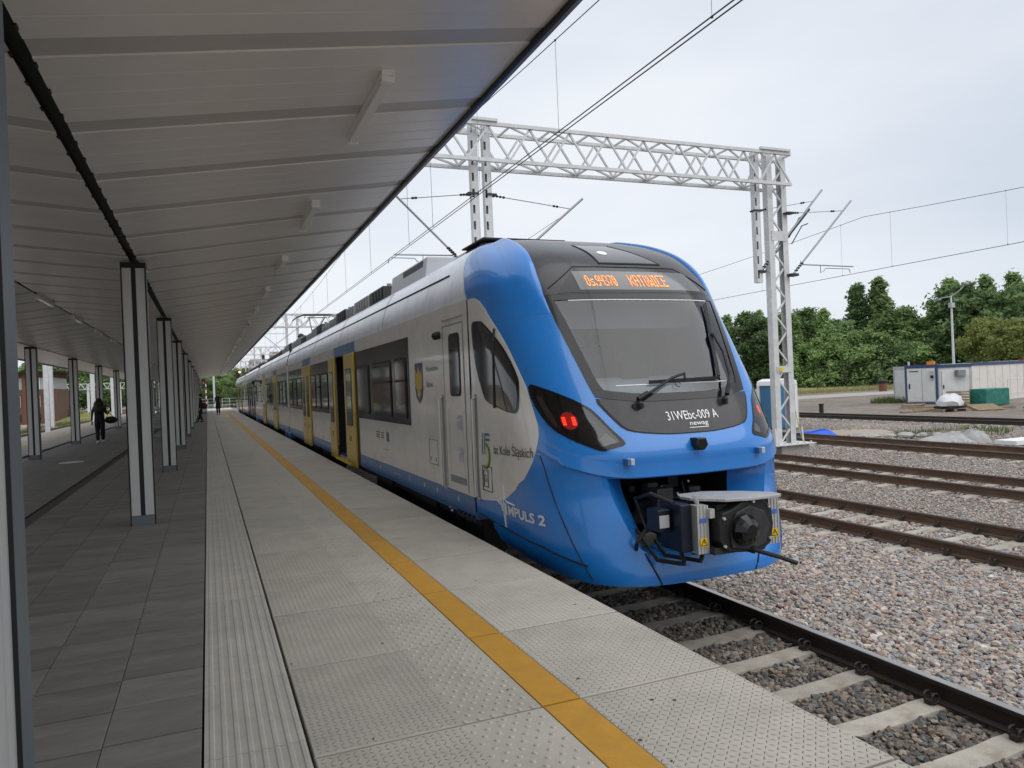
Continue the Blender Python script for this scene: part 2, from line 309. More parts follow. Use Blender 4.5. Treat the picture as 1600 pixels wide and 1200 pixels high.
def stones(name,zones,matl,parent=None,kind='stuff'):
    """zones: (x0,x1,y0,y1,spacing,size,z,palette,skipfn)"""
    phi=(1+5**.5)/2
    ico=np.array([(-1,phi,0),(1,phi,0),(-1,-phi,0),(1,-phi,0),(0,-1,phi),(0,1,phi),(0,-1,-phi),(0,1,-phi),(phi,0,-1),(phi,0,1),(-phi,0,-1),(-phi,0,1)])/1.9
    icf=np.array([(0,11,5),(0,5,1),(0,1,7),(0,7,10),(0,10,11),(1,5,9),(5,11,4),(11,10,2),(10,7,6),(7,1,8),(3,9,4),(3,4,2),(3,2,6),(3,6,8),(3,8,9),(4,9,5),(2,4,11),(6,2,10),(8,6,7),(9,8,1)])
    octv=np.array([(1,0,0),(-1,0,0),(0,1,0),(0,-1,0),(0,0,1),(0,0,-1)],float); octf=np.array([(0,2,4),(2,1,4),(1,3,4),(3,0,4),(2,0,5),(1,2,5),(3,1,5),(0,3,5)])
    V=[];Fc=[];C=[];k=0
    for (x0,x1,y0,y1,sp,size,z,pal,skip,hi) in zones:
        gx,gy=np.meshgrid(np.arange(x0,x1,sp),np.arange(y0,y1,sp)); P=np.stack([gx.ravel(),gy.ravel()],1); P+=rng.uniform(-.5,.5,P.shape)*sp
        # keep only what the photograph could see, with a margin
        cx=P[:,0]*right.x+P[:,1]*right.y+(z-1.65)*right.z; cz=P[:,0]*fwd.x+P[:,1]*fwd.y+(z-1.65)*fwd.z
        cy=P[:,0]*up.x+P[:,1]*up.y+(z-1.65)*up.z
        ok=(cz>.5)&(cx/np.maximum(cz,.1)<.85)&(cx/np.maximum(cz,.1)>-.85)&(-cy/np.maximum(cz,.1)<.66)
        if skip: ok&=~skip(P[:,0],P[:,1])
        P=P[ok]; n=len(P)
        tv,tf=(ico,icf) if hi else (octv,octf)
        nv=len(tv)
        S3=size*rng.uniform(.45,1.0,(n,1,1))*np.stack([rng.uniform(.7,1.3,n),rng.uniform(.6,1.1,n),rng.uniform(.4,.8,n)],1)[:,None,:]
        lim=rng.uniform(.45,.85,(n,1,3)); v=np.clip(tv[None]*rng.uniform(.9,1.6,(n,nv,1))+rng.uniform(-.2,.2,(n,nv,3)),-lim,lim)*S3*1.2
        a=rng.uniform(0,6.28,n); b=rng.uniform(-.9,.9,n)
        ca,sa,cb,sb=np.cos(a)[:,None],np.sin(a)[:,None],np.cos(b)[:,None],np.sin(b)[:,None]
        y=v[...,1]*cb-v[...,2]*sb; zz=v[...,1]*sb+v[...,2]*cb; x=v[...,0]
        X=x*ca-y*sa; Y=x*sa+y*ca
        zo=z+rng.uniform(-.35,.45,(n,1))*size
        v=np.stack([X+P[:,:1],Y+P[:,1:2],zz+zo],2)
        V.append(v.reshape(-1,3)); Fc.append((tf[None]+(np.arange(n)*nv)[:,None,None]+k).reshape(-1,3)); k+=n*nv
        pal=np.array(pal); ci=pal[rng.integers(0,len(pal),n)]*rng.uniform(.7,1.25,(n,1)); C.append(np.repeat(np.concatenate([ci,np.ones((n,1))],1),nv,0))
    V=np.concatenate(V);Fc=np.concatenate(Fc);C=np.concatenate(C)
    me=bpy.data.meshes.new(name); me.vertices.add(len(V)); me.vertices.foreach_set('co',V.ravel().astype(np.float32))
    me.loops.add(Fc.size); me.loops.foreach_set('vertex_index',Fc.ravel().astype(np.int32)); me.polygons.add(len(Fc)); me.polygons.foreach_set('loop_start',np.arange(0,Fc.size,3,dtype=np.int32))
    me.update(calc_edges=True); me.shade_flat()
    ca=me.color_attributes.new('Col','FLOAT_COLOR','POINT'); ca.data.foreach_set('color',C.ravel().astype(np.float32))
    me.materials.append(matl); o=bpy.data.objects.new(name,me); sc.collection.objects.link(o); o['kind']=kind
    if parent: o.parent=parent
    return o
# ================================================================ GROUND
ground=MB(); ground.add([(-600,-300,-1.05),(900,-300,-1.05),(900,1500,-1.05),(-600,1500,-1.05)],[(0,1,2,3)])
ground=ground.build('ground',dirtg); ground['kind']='structure'
bb=MB(); bb.add([(2.66,-10,-.965),(23.2,-10,-.965),(23.2,260,-.965),(2.66,260,-.965)],[(0,1,2,3)]); bb.add([(23.2,-10,-.965),(23.2,260,-.965),(24.2,260,-1.046),(24.2,-10,-1.046)],[(3,2,1,0)])
bb=bb.build('ballast_bed',balg); bb['kind']='structure'
b2=MB(); b2.add([(28.8,-10,-.965),(33.4,-10,-.965),(33.4,260,-.965),(28.8,260,-.965)],[(0,1,2,3)]); b2.add([(28.8,-10,-.965),(28.8,260,-.965),(25.6,260,-1.046),(25.6,-10,-1.046)],[(0,1,2,3)])
b2=b2.build('ballast_bed',balg); b2['kind']='structure'
b3=MB(); b3.add([(-17,-10,-.97),(-8.1,-10,-.97),(-8.1,260,-.97),(-17,260,-.97)],[(0,1,2,3)]); b3=b3.build('ballast_bed',balg); b3['kind']='structure'
pal_pink=[(.37,.27,.215),(.34,.30,.265),(.38,.32,.27),(.30,.28,.27),(.42,.36,.31),(.25,.25,.26),(.47,.43,.39),(.33,.23,.18),(.30,.31,.32),(.38,.34,.31)]
pal_dark=[(.12,.10,.085),(.17,.14,.11),(.18,.15,.12),(.22,.17,.13),(.13,.14,.14),(.25,.22,.19),(.085,.08,.08)]
def sk1(x,y):
    ph=np.abs((y-3.39+.325)%.65-.325)<.115
    rl=(np.abs(x-5.1)<.085)|(np.abs(x-3.6)<.085)
    return rl|(ph&(x<5.45)&(x>3.12))|((y>9)&(x<5.9))
def sk2(c,ph0):
    def f(x,y):
        ph=np.abs((y-ph0+.325)%.65-.325)<.12
        return (np.abs(np.abs(x-c)-.75)<.085)|(ph&(np.abs(x-c)<1.2))
    return f
def sk_both(x,y): return sk2(14.7,3.5)(x,y)|sk2(20.4,3.7)(x,y)
zo=[(2.66,5.5,1.2,9,.038,.040,-.962,pal_dark,sk1,True),
    (5.5,8.7,2.2,16,.040,.038,-.955,pal_pink,None,True),
    (5.5,8.7,2.2,16,.055,.044,-.945,pal_pink,None,True),
    (8.7,11.4,4.2,20,.046,.042,-.955,pal_pink,sk2(10.0,3.16),True),
    (11.4,13.4,6,24,.050,.044,-.955,pal_pink,None,False),
    (13.4,23.2,7,32,.07,.05,-.955,pal_pink,sk_both,False),
    (28.8,30.2,15,46,.10,.06,-.955,pal_pink,None,False),(25.6,28.8,15,46,.12,.06,-1.0,pal_pink,None,False)]
stones('ballast_stones',zo,stonem)
# dirt/road/verge beyond the tracks
e1=Vector((45,92,0)); 
def strip(name,pts,z,matl,kind='structure'):
    mb=MB(); n=len(pts)//2
    mb.add([(p[0],p[1],z) for p in pts],[tuple(range(len(pts)))]); o=mb.build(name,matl); o['kind']=kind; return o
strip('access_road',[(30,54),(62,53.5),(100,52.5),(180,50),(180,57),(100,59.5),(62,61),(30,62)],-1.03,mat('road_pale',(.34,.325,.30),.9,var=.1,vs=.5))
strip('road_shoulder',[(30,62.2),(62,61.2),(100,59.7),(180,57.2),(180,61),(100,64),(62,66),(30,68)],-1.032,dirtg)
strip('grass_verge',[(30,68),(62,66),(100,64),(180,61),(500,55),(500,400),(30,400)],-1.034,mat('verge_grass',(.26,.25,.10),.95,var=.25,vs=.6,bump=.5,bs=8))
strip('grass_patch',[(47,40),(52,46),(60,46),(56,40),(50,38.5)],-1.02,grass)
# ================================================================ TRACKS
def rail_profile(): return [(-.06,-.17),(.06,-.17),(.06,-.155),(.012,-.14),(.012,-.045),(.036,-.032),(.036,-.004),(.03,0),(-.03,0),(-.036,-.004),(-.036,-.032),(-.012,-.045),(-.012,-.14),(-.06,-.155)]
def rail_mb(x,y0,y1,zt=-.76):
    mb=MB(); pr=rail_profile(); n=len(pr)
    v=[(x+u,y0,zt+w_) for u,w_ in pr]+[(x+u,y1,zt+w_) for u,w_ in pr]
    for i in range(n):
        mb.add([v[i],v[(i+1)%n],v[n+(i+1)%n],v[n+i]],[(0,1,2,3)],1 if i in (7,6,8) else 0)
    mb.add(v[:n],[tuple(range(n))]); return mb
def sleeper_mesh():
    mb=MB(); xs=[-1.25,-1.05,-.55,-.35,0,.35,.55,1.05,1.25]; zt=[-.01,0,.0,-.016,-.022,-.016,.0,0,-.01]
    v=[]
    for x,z in zip(xs,zt): v+=[(x,-.135,z-.2),(x,-.10,z),(x,.10,z),(x,.135,z-.2)]
    f=[]
    for i in range(len(xs)-1):
        for k in range(3): a=i*4+k; f.append((a,a+1,a+5,a+4))
    f+=[(0,3,2,1)]; e=(len(xs)-1)*4; f+=[(e,e+1,e+2,e+3)]
    mb.add(v,f); return mb.mesh('sleeper',sleeperm)
slm=sleeper_mesh()
def fastener_mesh():
    mb=MB()
    for s in (-1,1):
        pts=[(.03+.045*math.cos(t)*1.0,s*.035+.0,.045+.038*math.sin(t)) for t in np.linspace(0,2*math.pi*.86,9)]
        mb.tube(pts,.0085,5)
    mb.box(-.01,.07,-.03,.03,0,.03); mb.tube([(.02,0,.03),(.02,0,.07)],.014,6); return mb.mesh('rail_fastener',fastm)
fsm=fastener_mesh()
def track(xc,y0,y1,ph,label,near=0,fast=False,rm=railside,hm=railheadr,ysmax=None,zt=-.76):
    t=thing('railway_track',label,'railway track',(xc,y0,-.95))
    for s in (-.75,.75): rail_mb(xc+s,y0,y1,zt).build('rail',[rm,hm],t)
    ys=[ph+.65*k for k in range(-3,int((y1-ph)/.65))]
    ys=[y for y in ys if y>=y0]
    n=0; far=MB()
    for y in ys:
        if y<near:
            inst('sleeper',slm,t,(xc,y,zt-.172))
            if fast:
                for s in (-.75,.75):
                    inst('rail_fastener',fsm,t,(xc+s+.055,y,zt-.165)); inst('rail_fastener',fsm,t,(xc+s-.055,y,zt-.165),math.pi)
        elif ysmax and y<ysmax: far.box(xc-1.25,xc+1.25,y-.11,y+.11,zt-.3,zt-.172)
    if far.v: o=far.build('sleeper',sleeperm,t); o['kind']='stuff'
    return t
track(4.35,-4,200,3.39,'dark greasy track beside the platform edge that the blue train stands on',9.5,True,raildark,railhead,60)
track(10.0,2,200,3.16,'rusty track nearest to the blue train on its far side, on pale concrete sleepers',22,True,ysmax=80)
track(14.7,4,200,3.5,'rusty track just in front of the lattice leg of the portal frame',30,False,ysmax=80)
track(20.4,6,200,3.7,'rusty track just behind the lattice portal leg, sacks and rubble beyond it',34,False,ysmax=80)
track(31.0,10,220,3.7,'farthest dark track running in front of the white site cabins',10,False,raildark,railheadr,60)
track(-9.9,2,200,3.7,'track along the left platform edge on the far side of the canopy',2,ysmax=120)
track(-14.0,2,200,3.7,'outer track on the left in front of the brick signal building',2,ysmax=120)
# ================================================================ PLATFORM
pf=MB(); pf.box(-8.2,2.60,-3,140,-1.05,-.045); platform=pf.build('platform',joint); platform['kind']='structure'
# slabs to the right of the tactile strip
Y0=3.44; P=1.148
def slab(name,x0,x1,ln,h,m,bev=.004):
    mb=MB(); mb.box(x0,x1,.010,ln-.010,-h,0); me=mb.mesh(name,m)
    bm=bmesh.new(); bm.from_mesh(me); bmesh.ops.recalc_face_normals(bm,faces=bm.faces)
    ed=[e for e in bm.edges if abs(e.verts[0].co.z)<1e-4 and abs(e.verts[1].co.z)<1e-4]
    bmesh.ops.bevel(bm,geom=ed,offset=bev,segments=1,affect='EDGES'); bm.to_mesh(me); bm.free(); return me
sl1=slab('platform_slab',0,1.128,P,.05,slabm); sl2=slab('platform_slab',0,.895,P,.05,slabm); yl=slab('yellow_line_tile',0,.213,P,.05,yline,.002)
k0=-5
for k in range(k0,40):
    y=Y0+P*k; j=random.uniform(-.0015,.0015)
    inst('platform_slab',sl1,platform,(.383,y,j)); inst('platform_slab',sl2,platform,(1.731,y,-j)); inst('yellow_line_tile',yl,platform,(1.5145,y,.001))
ya=Y0+P*40
f=MB(); f.box(.383,1.511,ya,100,-.05,0); f.box(1.731,2.626,ya,100,-.05,0); o=f.build('platform_slab',slabm,platform); o['kind']='stuff'
f=MB(); f.box(1.5145,1.7275,ya,100,-.05,.001); o=f.build('yellow_line_tile',yline,platform); o['kind']='stuff'
# concrete coping edge under the slabs
f=MB(); f.box(2.45,2.60,-3,140,-1.0,-.052); f.build('platform_edge_wall',conc,platform)
# studs
sv=MB(); y=1.6; r=0
while y<58:
    for c in range(6 if r%2==0 else 5):
        x=1.115+.072*c+(.036 if r%2 else 0)-.012
        n=8 if y<8 else 5; rr=.0135
        # leave joints free
        v=[(x+rr*math.cos(2*math.pi*i/n),y+rr*math.sin(2*math.pi*i/n),.0) for i in range(n)]+[(x+rr*.72*math.cos(2*math.pi*i/n),y+rr*.72*math.sin(2*math.pi*i/n),.0065) for i in range(n)]
        sv.add(v,[tuple(range(n,2*n))]+[(i,(i+1)%n,n+(i+1)%n,n+i) for i in range(n)])
    r+=1; y+=.062
o=sv.build('warning_stud',tact,platform,smooth=False); o['kind']='stuff'
gm_=MB(); r_=random.Random(21)
for k in range(46):
    x=r_.uniform(.4,2.5); y=2.2+11*r_.random()**1.5; q_=r_.uniform(.004,.011)
    gm_.add([(x+q_*math.cos(a)*r_.uniform(.7,1.2),y+q_*math.sin(a),.0068 if 1.1<x<1.5 else .0026) for a in np.linspace(0,6.28,8)[:-1]],[tuple(range(7))])
o=gm_.build('gum_spot',mat('gum_dark',(.06,.055,.05),.8),platform); o['kind']='stuff'
# ribbed guiding strip
def ribtile(ln):
    pr=[(-.078,-.05),(-.078,0)]
    for k in range(8):
        x=-.058+.056*k; pr+=[(x,0),(x+.006,.006),(x+.022,.006),(x+.028,0)]
    pr+=[(.367,0),(.367,-.05)]
    n=len(pr); v=[(u,.0015,w_) for u,w_ in pr]+[(u,ln-.0015,w_) for u,w_ in pr]
    mb=MB(); mb.add(v,[(i,i+1,n+i+1,n+i) for i in range(n-1)]+[tuple(range(n)),tuple(range(2*n-1,n-1,-1))]); return mb
rt=ribtile(.91)
rme=rt.mesh('guiding_tile',tact)
bm=bmesh.new(); bm.from_mesh(rme); bmesh.ops.recalc_face_normals(bm,faces=bm.faces); bm.to_mesh(rme); bm.free()
for k in range(-3,20): inst('guiding_tile',rme,platform,(0,4.54+.91*k,random.uniform(-.0008,.0008)))
yb_=4.54+.455*40; o=ribtile(100-yb_).build('guiding_tile',tact,platform); o.location.y+=yb_; o['kind']='stuff'
# dark paving
tdm=slab('paving_tile',0,.436,.45,.05,tiledark,.003)
cnt=0
for c in range(-5,5):
    x=-.528-.44*c if c>=0 else None
    if c<0: continue
    for k in range(-5,26):
        y=2.2+.45*k+(.0 if c%2 else .02)
        inst('paving_tile',tdm,platform,(x+.002,y,random.uniform(-.001,.001)))
tf=MB()
yy=2.2+.45*26+.01
for c in range(5):
    for k in range(0,130):
        x=-.528-.44*c+.002; y=yy+.45*k; tf.add([(x,y,0),(x+.434,y,0),(x+.434,y+.445,0),(x,y+.445,0)],[(0,1,2,3)])
for c in range(6):
    for k in range(0,150):
        x=-2.93-.44*c; y=8+.45*k; tf.add([(x,y,0),(x+.434,y,0),(x+.434,y+.445,0),(x,y+.445,0)],[(0,1,2,3)])
o=tf.build('paving_tile',tiledark,platform); o['kind']='stuff'
f=MB(); f.box(-2.488,-2.29,2,80,-.046,-.012); f.build('drain_channel',raildark,platform)
f=MB(); f.box(-5.44,-5.34,4,100,-.04,0); f.box(-6.6,-5.445,4,100,-.04,0); f.box(-8.2,-6.81,4,100,-.04,0); f.build('light_paving',conc,platform)
f=MB(); f.box(-6.805,-6.605,4,100,-.04,.001); f.build('yellow_line',yline,platform)
f=MB(); f.prism([(math.cos(a)*.3,math.sin(a)*.3) for a in np.linspace(0,6.28,17)[:-1]],lambda u,v,t:(-3.45+u,23+v,t),.001,.008); f.build('manhole_cover',steel,platform)
# ================================================================ CANOPY
canopy=thing('platform_canopy','long butterfly canopy of ribbed metal soffit panels over the platform','canopy',(-.82,40,3.4))
YC0=-1.77; PIT=1.21
def zs(x):  # soffit height
    pts=[(-7.6,3.62),(-4.7,3.30),(-2.76,3.60),(-.82,3.44),(2.1,3.92)]
    for (a,za),(b,zb_) in zip(pts,pts[1:]):
        if x<=b: return za+(zb_-za)*(x-a)/(b-a)
    return pts[-1][1]
def soffit_mesh(x0,x1):
    za,zb_=zs(x0+.001),zs(x1-.001); mb=MB()
    # profile along y : recess band then stepped panel with fine ribs
    pr=[(0,.009),(.215,.009),(.222,0)]
    for k in range(3):
        y=.222+.247*(k+1)-.01; pr+=[(y,0),(y+.006,.0018),(y+.016,.0018),(y+.022,0)]
    pr+=[(1.203,0),(1.21,.009)]
    v=[(x0,y,za+z) for y,z in pr]+[(x1,y,zb_+z) for y,z in pr]; n=len(pr)
    f=[(i,i+1,n+i+1,n+i) for i in range(n-1)]
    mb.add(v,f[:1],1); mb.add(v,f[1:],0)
    # top sheet gives the panel its thickness
    mb.add([(x0,0,za+.14),(x1,0,zb_+.14),(x1,1.21,zb_+.14),(x0,1.21,za+.14)],[(0,1,2,3)],0)
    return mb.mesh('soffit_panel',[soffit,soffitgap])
GAP=.045
for x0,x1 in ((-.82+GAP,2.1),(-2.76+.02,-.82-GAP),(-4.7+.03,-2.76-.02),(-7.6,-4.7-.03)):
    me=soffit_mesh(x0,x1)
    for k in range(0,72):
        y=YC0+PIT*k
        if x1<-4 and y<8: continue
        inst('soffit_panel',me,canopy,(0,y,0))
f=MB()
# dark girder visible in the valley gap, brackets
f.box(-.82-.1,-.82+.1,-2,86,3.49,3.75); f.build('valley_girder',coldark,canopy)
f=MB(); f.box(-4.78,-4.62,8,86,3.35,3.6); f.build('valley_girder',coldark,canopy)
f=MB(); f.box(-2.80,-2.72,4,86,3.62,3.7); f.build('ridge_purlin',coldark,canopy)
for k in range(24):
    y=3.6+.42*k+random.uniform(-.06,.06)
    f=MB(); f.box(-.872,-.86,y,y+.05,3.435,3.45,0); f.build('cable_clip',coldark,canopy); f=MB(); f.box(-.785,-.765,y+.1,y+.15,3.435,3.45,0); f.build('cable_clip',coldark,canopy)
f=MB(); f.box(2.112,2.15,-2,85.4,3.90,4.06,0); f.build('edge_fascia',fascia,canopy)
f=MB(); f.box(2.085,2.11,-2,85.4,3.89,3.93,0); f.build('edge_trim',coldark,canopy)
f=MB(); f.box(-7.65,-7.605,8,85.4,3.55,3.85,0); f.build('edge_fascia',fascia,canopy)
f=MB(); f.add([(-7.65,-2,4.0),(-4.7,-2,3.75),(-2.76,-2,4.0),(-.82,-2,3.75),(2.15,-2,4.14),(-7.65,85.4,4.0),(-4.7,85.4,3.75),(-2.76,85.4,4.0),(-.82,85.4,3.75),(2.15,85.4,4.14)],[(i,i+1,i+6,i+5) for i in range(4)])
f.build('roof_sheet',fascia,canopy)
f=MB()
for (xa,xb) in ((-7.6,-4.7),(-4.7,-2.76),(-2.76,-.82),(-.82,2.1)):
    f.add([(xa,85.4,zs(xa+.001)),(xb,85.4,zs(xb-.001)),(xb,85.4,zs(xb-.001)+.3),(xa,85.4,zs(xa+.001)+.3)],[(0,1,2,3)])
f.build('end_fascia',fascia,canopy)
# columns
def column(x,y,label,zt=3.42,prev=[None]):
    if prev[0]:
        c=copy_tree(prev[0]); c.location=(x,y,0); c['label']=label; c.scale.z=zt/3.42; return c
    t=thing('canopy_column',label,'column',(x,y,0),'steel columns carrying the canopy')
    f=MB(); f.box(x-.135,x+.135,y-.085,y+.085,.0,3.40); f.box(x-.15,x+.15,y-.1,y+.1,3.36,3.42); f.build('steel_core',coldark,t)
    for s in (-1,1):
        f=MB(); a,b=sorted((x+s*.028,x+s*.132))
        f.box(a,b,y-.098,y-.084,.13,3.345); f.box(a,b,y+.084,y+.098,.13,3.345)
        f.box(a+.02,a+.026,y-.101,y-.098,.13,3.345); f.box(b-.026,b-.02,y-.101,y-.098,.13,3.345)
        f.build('cover_panel',colpanel,t)
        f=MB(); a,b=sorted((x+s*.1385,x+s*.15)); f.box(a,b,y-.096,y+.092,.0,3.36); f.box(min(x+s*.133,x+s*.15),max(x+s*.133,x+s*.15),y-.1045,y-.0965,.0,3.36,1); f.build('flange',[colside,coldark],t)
    f=MB(); f.box(x-.14,x+.14,y-.104,y+.104,.0,.125); f.build('base_plate',colside,t)
    prev[0]=t; return t
ords=['nearest','second','third','fourth','fifth','sixth','seventh','eighth','ninth','tenth','eleventh','twelfth']
column(-.85,3.42,'steel column cut off by the left edge of the picture, nearest of the right row')
for k in range(1,12):
    y=3.46+7.38*k
    column(-.83,y,f'panelled steel column with dark slot, {ords[k]} of the right row counted from the viewer' )
for k in range(2,12):
    y=3.46+7.3*k
    if y<24: continue
    column(-4.72,y,f'panelled steel column of the left row beside the far platform edge, {ords[k-3]} one in view counted from the left',3.29)
# lights under the soffit
def soffit_light(x,y,label,prev=[None]):
    z=zs(x)-.0
    if prev[0]:
        c=copy_tree(prev[0]); c.location=(x,y,z); c['label']=label; return c
    t=thing('strip_light',label,'light',(x,y,z),'strip lights under the canopy')
    f=MB(); f.box(x-.045,x+.045,y,y+1.35,z-.035,z+.012); f.build('housing',lampwhite,t,bevel=.004)
    f=MB(); f.prism([(-.038,0),(-.030,-.036),(.030,-.036),(.038,0)],lambda u,v,q:(x+u,q,z-.037+v),y+.04,y+1.31); f.build('diffuser',lampdiff,t)
    for yy_ in (y+.001,y+1.312):
        f=MB(); f.box(x-.045,x+.045,yy_,yy_+.037,z-.082,z-.037); f.build('end_cap',lampwhite,t)
    prev[0]=t; return t
for k in range(22): soffit_light(1.2,4.85+3.55*k,f'white strip light under the canopy near the track edge, {(ords+["thirteenth","fourteenth","fifteenth","sixteenth","seventeenth","eighteenth","nineteenth","twentieth","twenty-first","twenty-second"])[k]} from the viewer')
for k in range(10): soffit_light(-2.76,15.6+3.65*k,f'white strip light on the middle line between the column rows, {ords[k]} from the viewer')
# ================================================================ TRAIN
XC=4.35
def pchip(xs,ys):
    xs=np.array(xs,float); ys=np.array(ys,float); h=np.diff(xs); d=np.diff(ys)/h
    m=np.zeros(len(xs)); m[0]=d[0]; m[-1]=d[-1]
    for i in range(1,len(xs)-1):
        if d[i-1]*d[i]>0:
            w1=2*h[i]+h[i-1]; w2=h[i]+2*h[i-1]; m[i]=(w1+w2)/(w1/d[i-1]+w2/d[i])
    def F(x):
        x=min(max(x,xs[0]),xs[-1]); i=min(max(int(np.searchsorted(xs,x))-1,0),len(xs)-2); t=(x-xs[i])/h[i]
        return (2*t**3-3*t*t+1)*ys[i]+(t**3-2*t*t+t)*h[i]*m[i]+(-2*t**3+3*t*t)*ys[i+1]+(t**3-t*t)*h[i]*m[i+1]
    return F
cf=pchip([-.48,-.40,-.24,0,.3,.60,.66,.9,1.15,1.44,2.0,2.5,2.8,3.05,3.25,3.4,3.47,3.5],
         [5.95,5.83,5.79,5.84,5.91,5.965,5.96,5.93,6.03,6.20,6.50,6.77,7.02,7.33,7.80,8.35,8.70,8.93])
wf=pchip([-.48,-.40,-.2,.1,.6,1.2,2.0,2.6,2.75,2.9,3.09,3.25,3.38,3.45,3.49,3.5],[1.2,1.29,1.36,1.415,1.435,1.43,1.43,1.43,1.43,1.40,1.34,1.25,1.11,.92,.6,.02])
bf=pchip([-.48,0,.6,1.5,2.0,2.5,2.8,3.1,3.5],[7.0,7.0,7.0,7.3,7.7,8.2,8.35,8.62,8.99])
EN=3.5;EM=2.5
def q2s(q): return abs(q)**1.75 if abs(q)<1 else abs(q)
def s2q(s): return math.copysign(abs(s)**(1/1.75) if abs(s)<1 else abs(s),s)
def S(q,z):
    w_=wf(z);c=cf(z);b=bf(z); a=q2s(q)
    if a<=1:
        th=a*math.pi/2; x=w_*math.sin(th)**(2/EN); y=b-(b-c)*max(math.cos(th),0)**(2/EM)
    else: x=w_; y=b+(a-1)*2.0
    return Vector((XC+math.copysign(x,q),y,z))
def Nn(q,z):
    e=.004; zz=min(z,3.494); du=S(q+e,zz)-S(q-e,zz); dz=S(q,zz+.003)-S(q,zz-.003); n=du.cross(dz)
    if n.length<1e-9: return Vector((0,0,1))
    n.normalize()
    ref=Vector((S(q,z).x-XC,-.8,.2)); 
    return n if n.dot(ref)>0 else -n
def inpoly(x,y,p):
    r=False; j=len(p)-1
    for i in range(len(p)):
        if (p[i][1]>y)!=(p[j][1]>y) and x<(p[j][0]-p[i][0])*(y-p[i][1])/(p[j][1]-p[i][1])+p[i][0]: r=not r
        j=i
    return r
def dens(p,d):
    o=[]
    for i in range(len(p)):
        a,b=p[i],p[(i+1)%len(p)]; n=max(1,int(math.ceil(math.hypot(a[0]-b[0],a[1]-b[1])/d)))
        for k in range(n): o.append((a[0]+(b[0]-a[0])*k/n,a[1]+(b[1]-a[1])*k/n))
    return o
def smoothp(p,it=1):
    for _ in range(it):
        o=[]
        for i in range(len(p)):
            a,b=p[i],p[(i+1)%len(p)]
            o+=[(a[0]*.75+b[0]*.25,a[1]*.75+b[1]*.25),(a[0]*.25+b[0]*.75,a[1]*.25+b[1]*.75)]
        p=o
    return p
def patch(name,poly,matl,parent,holes=(),off=0.0,thick=.01,d=.05,mapf=S,nf=Nn,zl=None):
    poly=dens(poly,d); holes=[dens(h,d) for h in holes]
    pts=list(poly); edges=[(i,(i+1)%len(poly)) for i in range(len(poly))]
    for h in holes:
        k=len(pts); pts+=h; edges+=[(k+i,k+(i+1)%len(h)) for i in range(len(h))]
    x0=min(p[0] for p in poly);x1=max(p[0] for p in poly);y0=min(p[1] for p in poly);y1=max(p[1] for p in poly)
    ys=list(np.arange(y0+d/2,y1,d))
    if zl and y1>3.25: ys=[y for y in ys if y<3.25]+[3.27,3.31,3.345,3.375,3.4,3.42,3.44,3.455,3.468,3.478,3.486,3.492]
    B=poly+[p for h in holes for p in h]; BA=np.array(B)
    for yv in ys:
        for xv in np.arange(x0+d/2,x1,d):
            if inpoly(xv,yv,poly) and not any(inpoly(xv,yv,h) for h in holes):
                if np.min((BA[:,0]-xv)**2+(BA[:,1]-yv)**2)>(d*.35)**2: pts.append((xv,yv))
    V,E_,Fc,_,_,_=delaunay_2d_cdt([Vector(p) for p in pts],edges,[],0,1e-6)
    keep=[]
    for t in Fc:
        cx=sum(V[i][0] for i in t)/3; cy=sum(V[i][1] for i in t)/3
        if inpoly(cx,cy,poly) and not any(inpoly(cx,cy,h) for h in holes): keep.append(tuple(t))
    used=sorted({i for t in keep for i in t}); ix={u:i for i,u in enumerate(used)}
    P3=[];N3=[]
    for u in used:
        p=mapf(V[u][0],V[u][1]); n=nf(V[u][0],V[u][1]); P3.append(p+n*off); N3.append(n)
    tris=[tuple(ix[i] for i in t) for t in keep]
    # orient outward
    outt=[]
    for t in tris:
        (ax,ay),(bx_,by_),(cx_,cy_)=[V[used[i]] for i in t]; ar=(bx_-ax)*(cy_-ay)-(by_-ay)*(cx_-ax); outt.append(t if ar>0 else (t[0],t[2],t[1]))
    ec={}
    for t in outt:
        for i in range(3): ec[(t[i],t[(i+1)%3])]=1
    bd=[e for e in ec if (e[1],e[0]) not in ec]
    vs=list(P3); fs=list(outt); nt_=len(fs)
    if thick:
        m={}
        for a,b in bd:
            for i in (a,b):
                if i not in m: m[i]=(len(vs),len(vs)+1); vs+= [P3[i],P3[i]-N3[i]*thick]
            fs.append((m[b][0],m[a][0],m[a][1],m[b][1]))
    o_=wloc(parent); me=bpy.data.meshes.new(name); me.from_pydata([tuple(p-o_) for p in vs],[],fs); me.materials.append(matl)
    me.polygons.foreach_set('use_smooth',[i<nt_ for i in range(len(fs))]); me.update()
    me.normals_split_custom_set_from_vertices([tuple(n) for n in N3]+[(0,0,0)]*(len(vs)-len(P3)))
    ob=bpy.data.objects.new(name,me); sc.collection.objects.link(ob); ob.parent=parent; return ob
def Q(l,mirror=False): return [((-1 if mirror else 1)*s2q(s),z) for s,z in l]
def q_from_x(x,z):
    w_=wf(z); u=min(abs(x)/w_,.9999); th=math.asin(u**(EN/2)); return math.copysign((th/(math.pi/2))**(1/1.75),x)
def q_from_y(y,z,side=-1):
    b=bf(z);c=cf(z)
    if y>=b: return side*(1+(y-b)/2)
    v=((b-y)/(b-c))**(EM/2); th=math.acos(min(v,1)); return side*(th/(math.pi/2))**(1/1.75)
def front(x,z,off=.006): q=q_from_x(x-XC,z); return S(q,z)+Nn(q,z)*off
def side(y,z,off=.006): q=q_from_y(y,z); return S(q,z)+Nn(q,z)*off
train=thing('passenger_train','blue and cream four-car electric passenger train with raked blue nose standing at the platform','train',(XC,30,-.76))
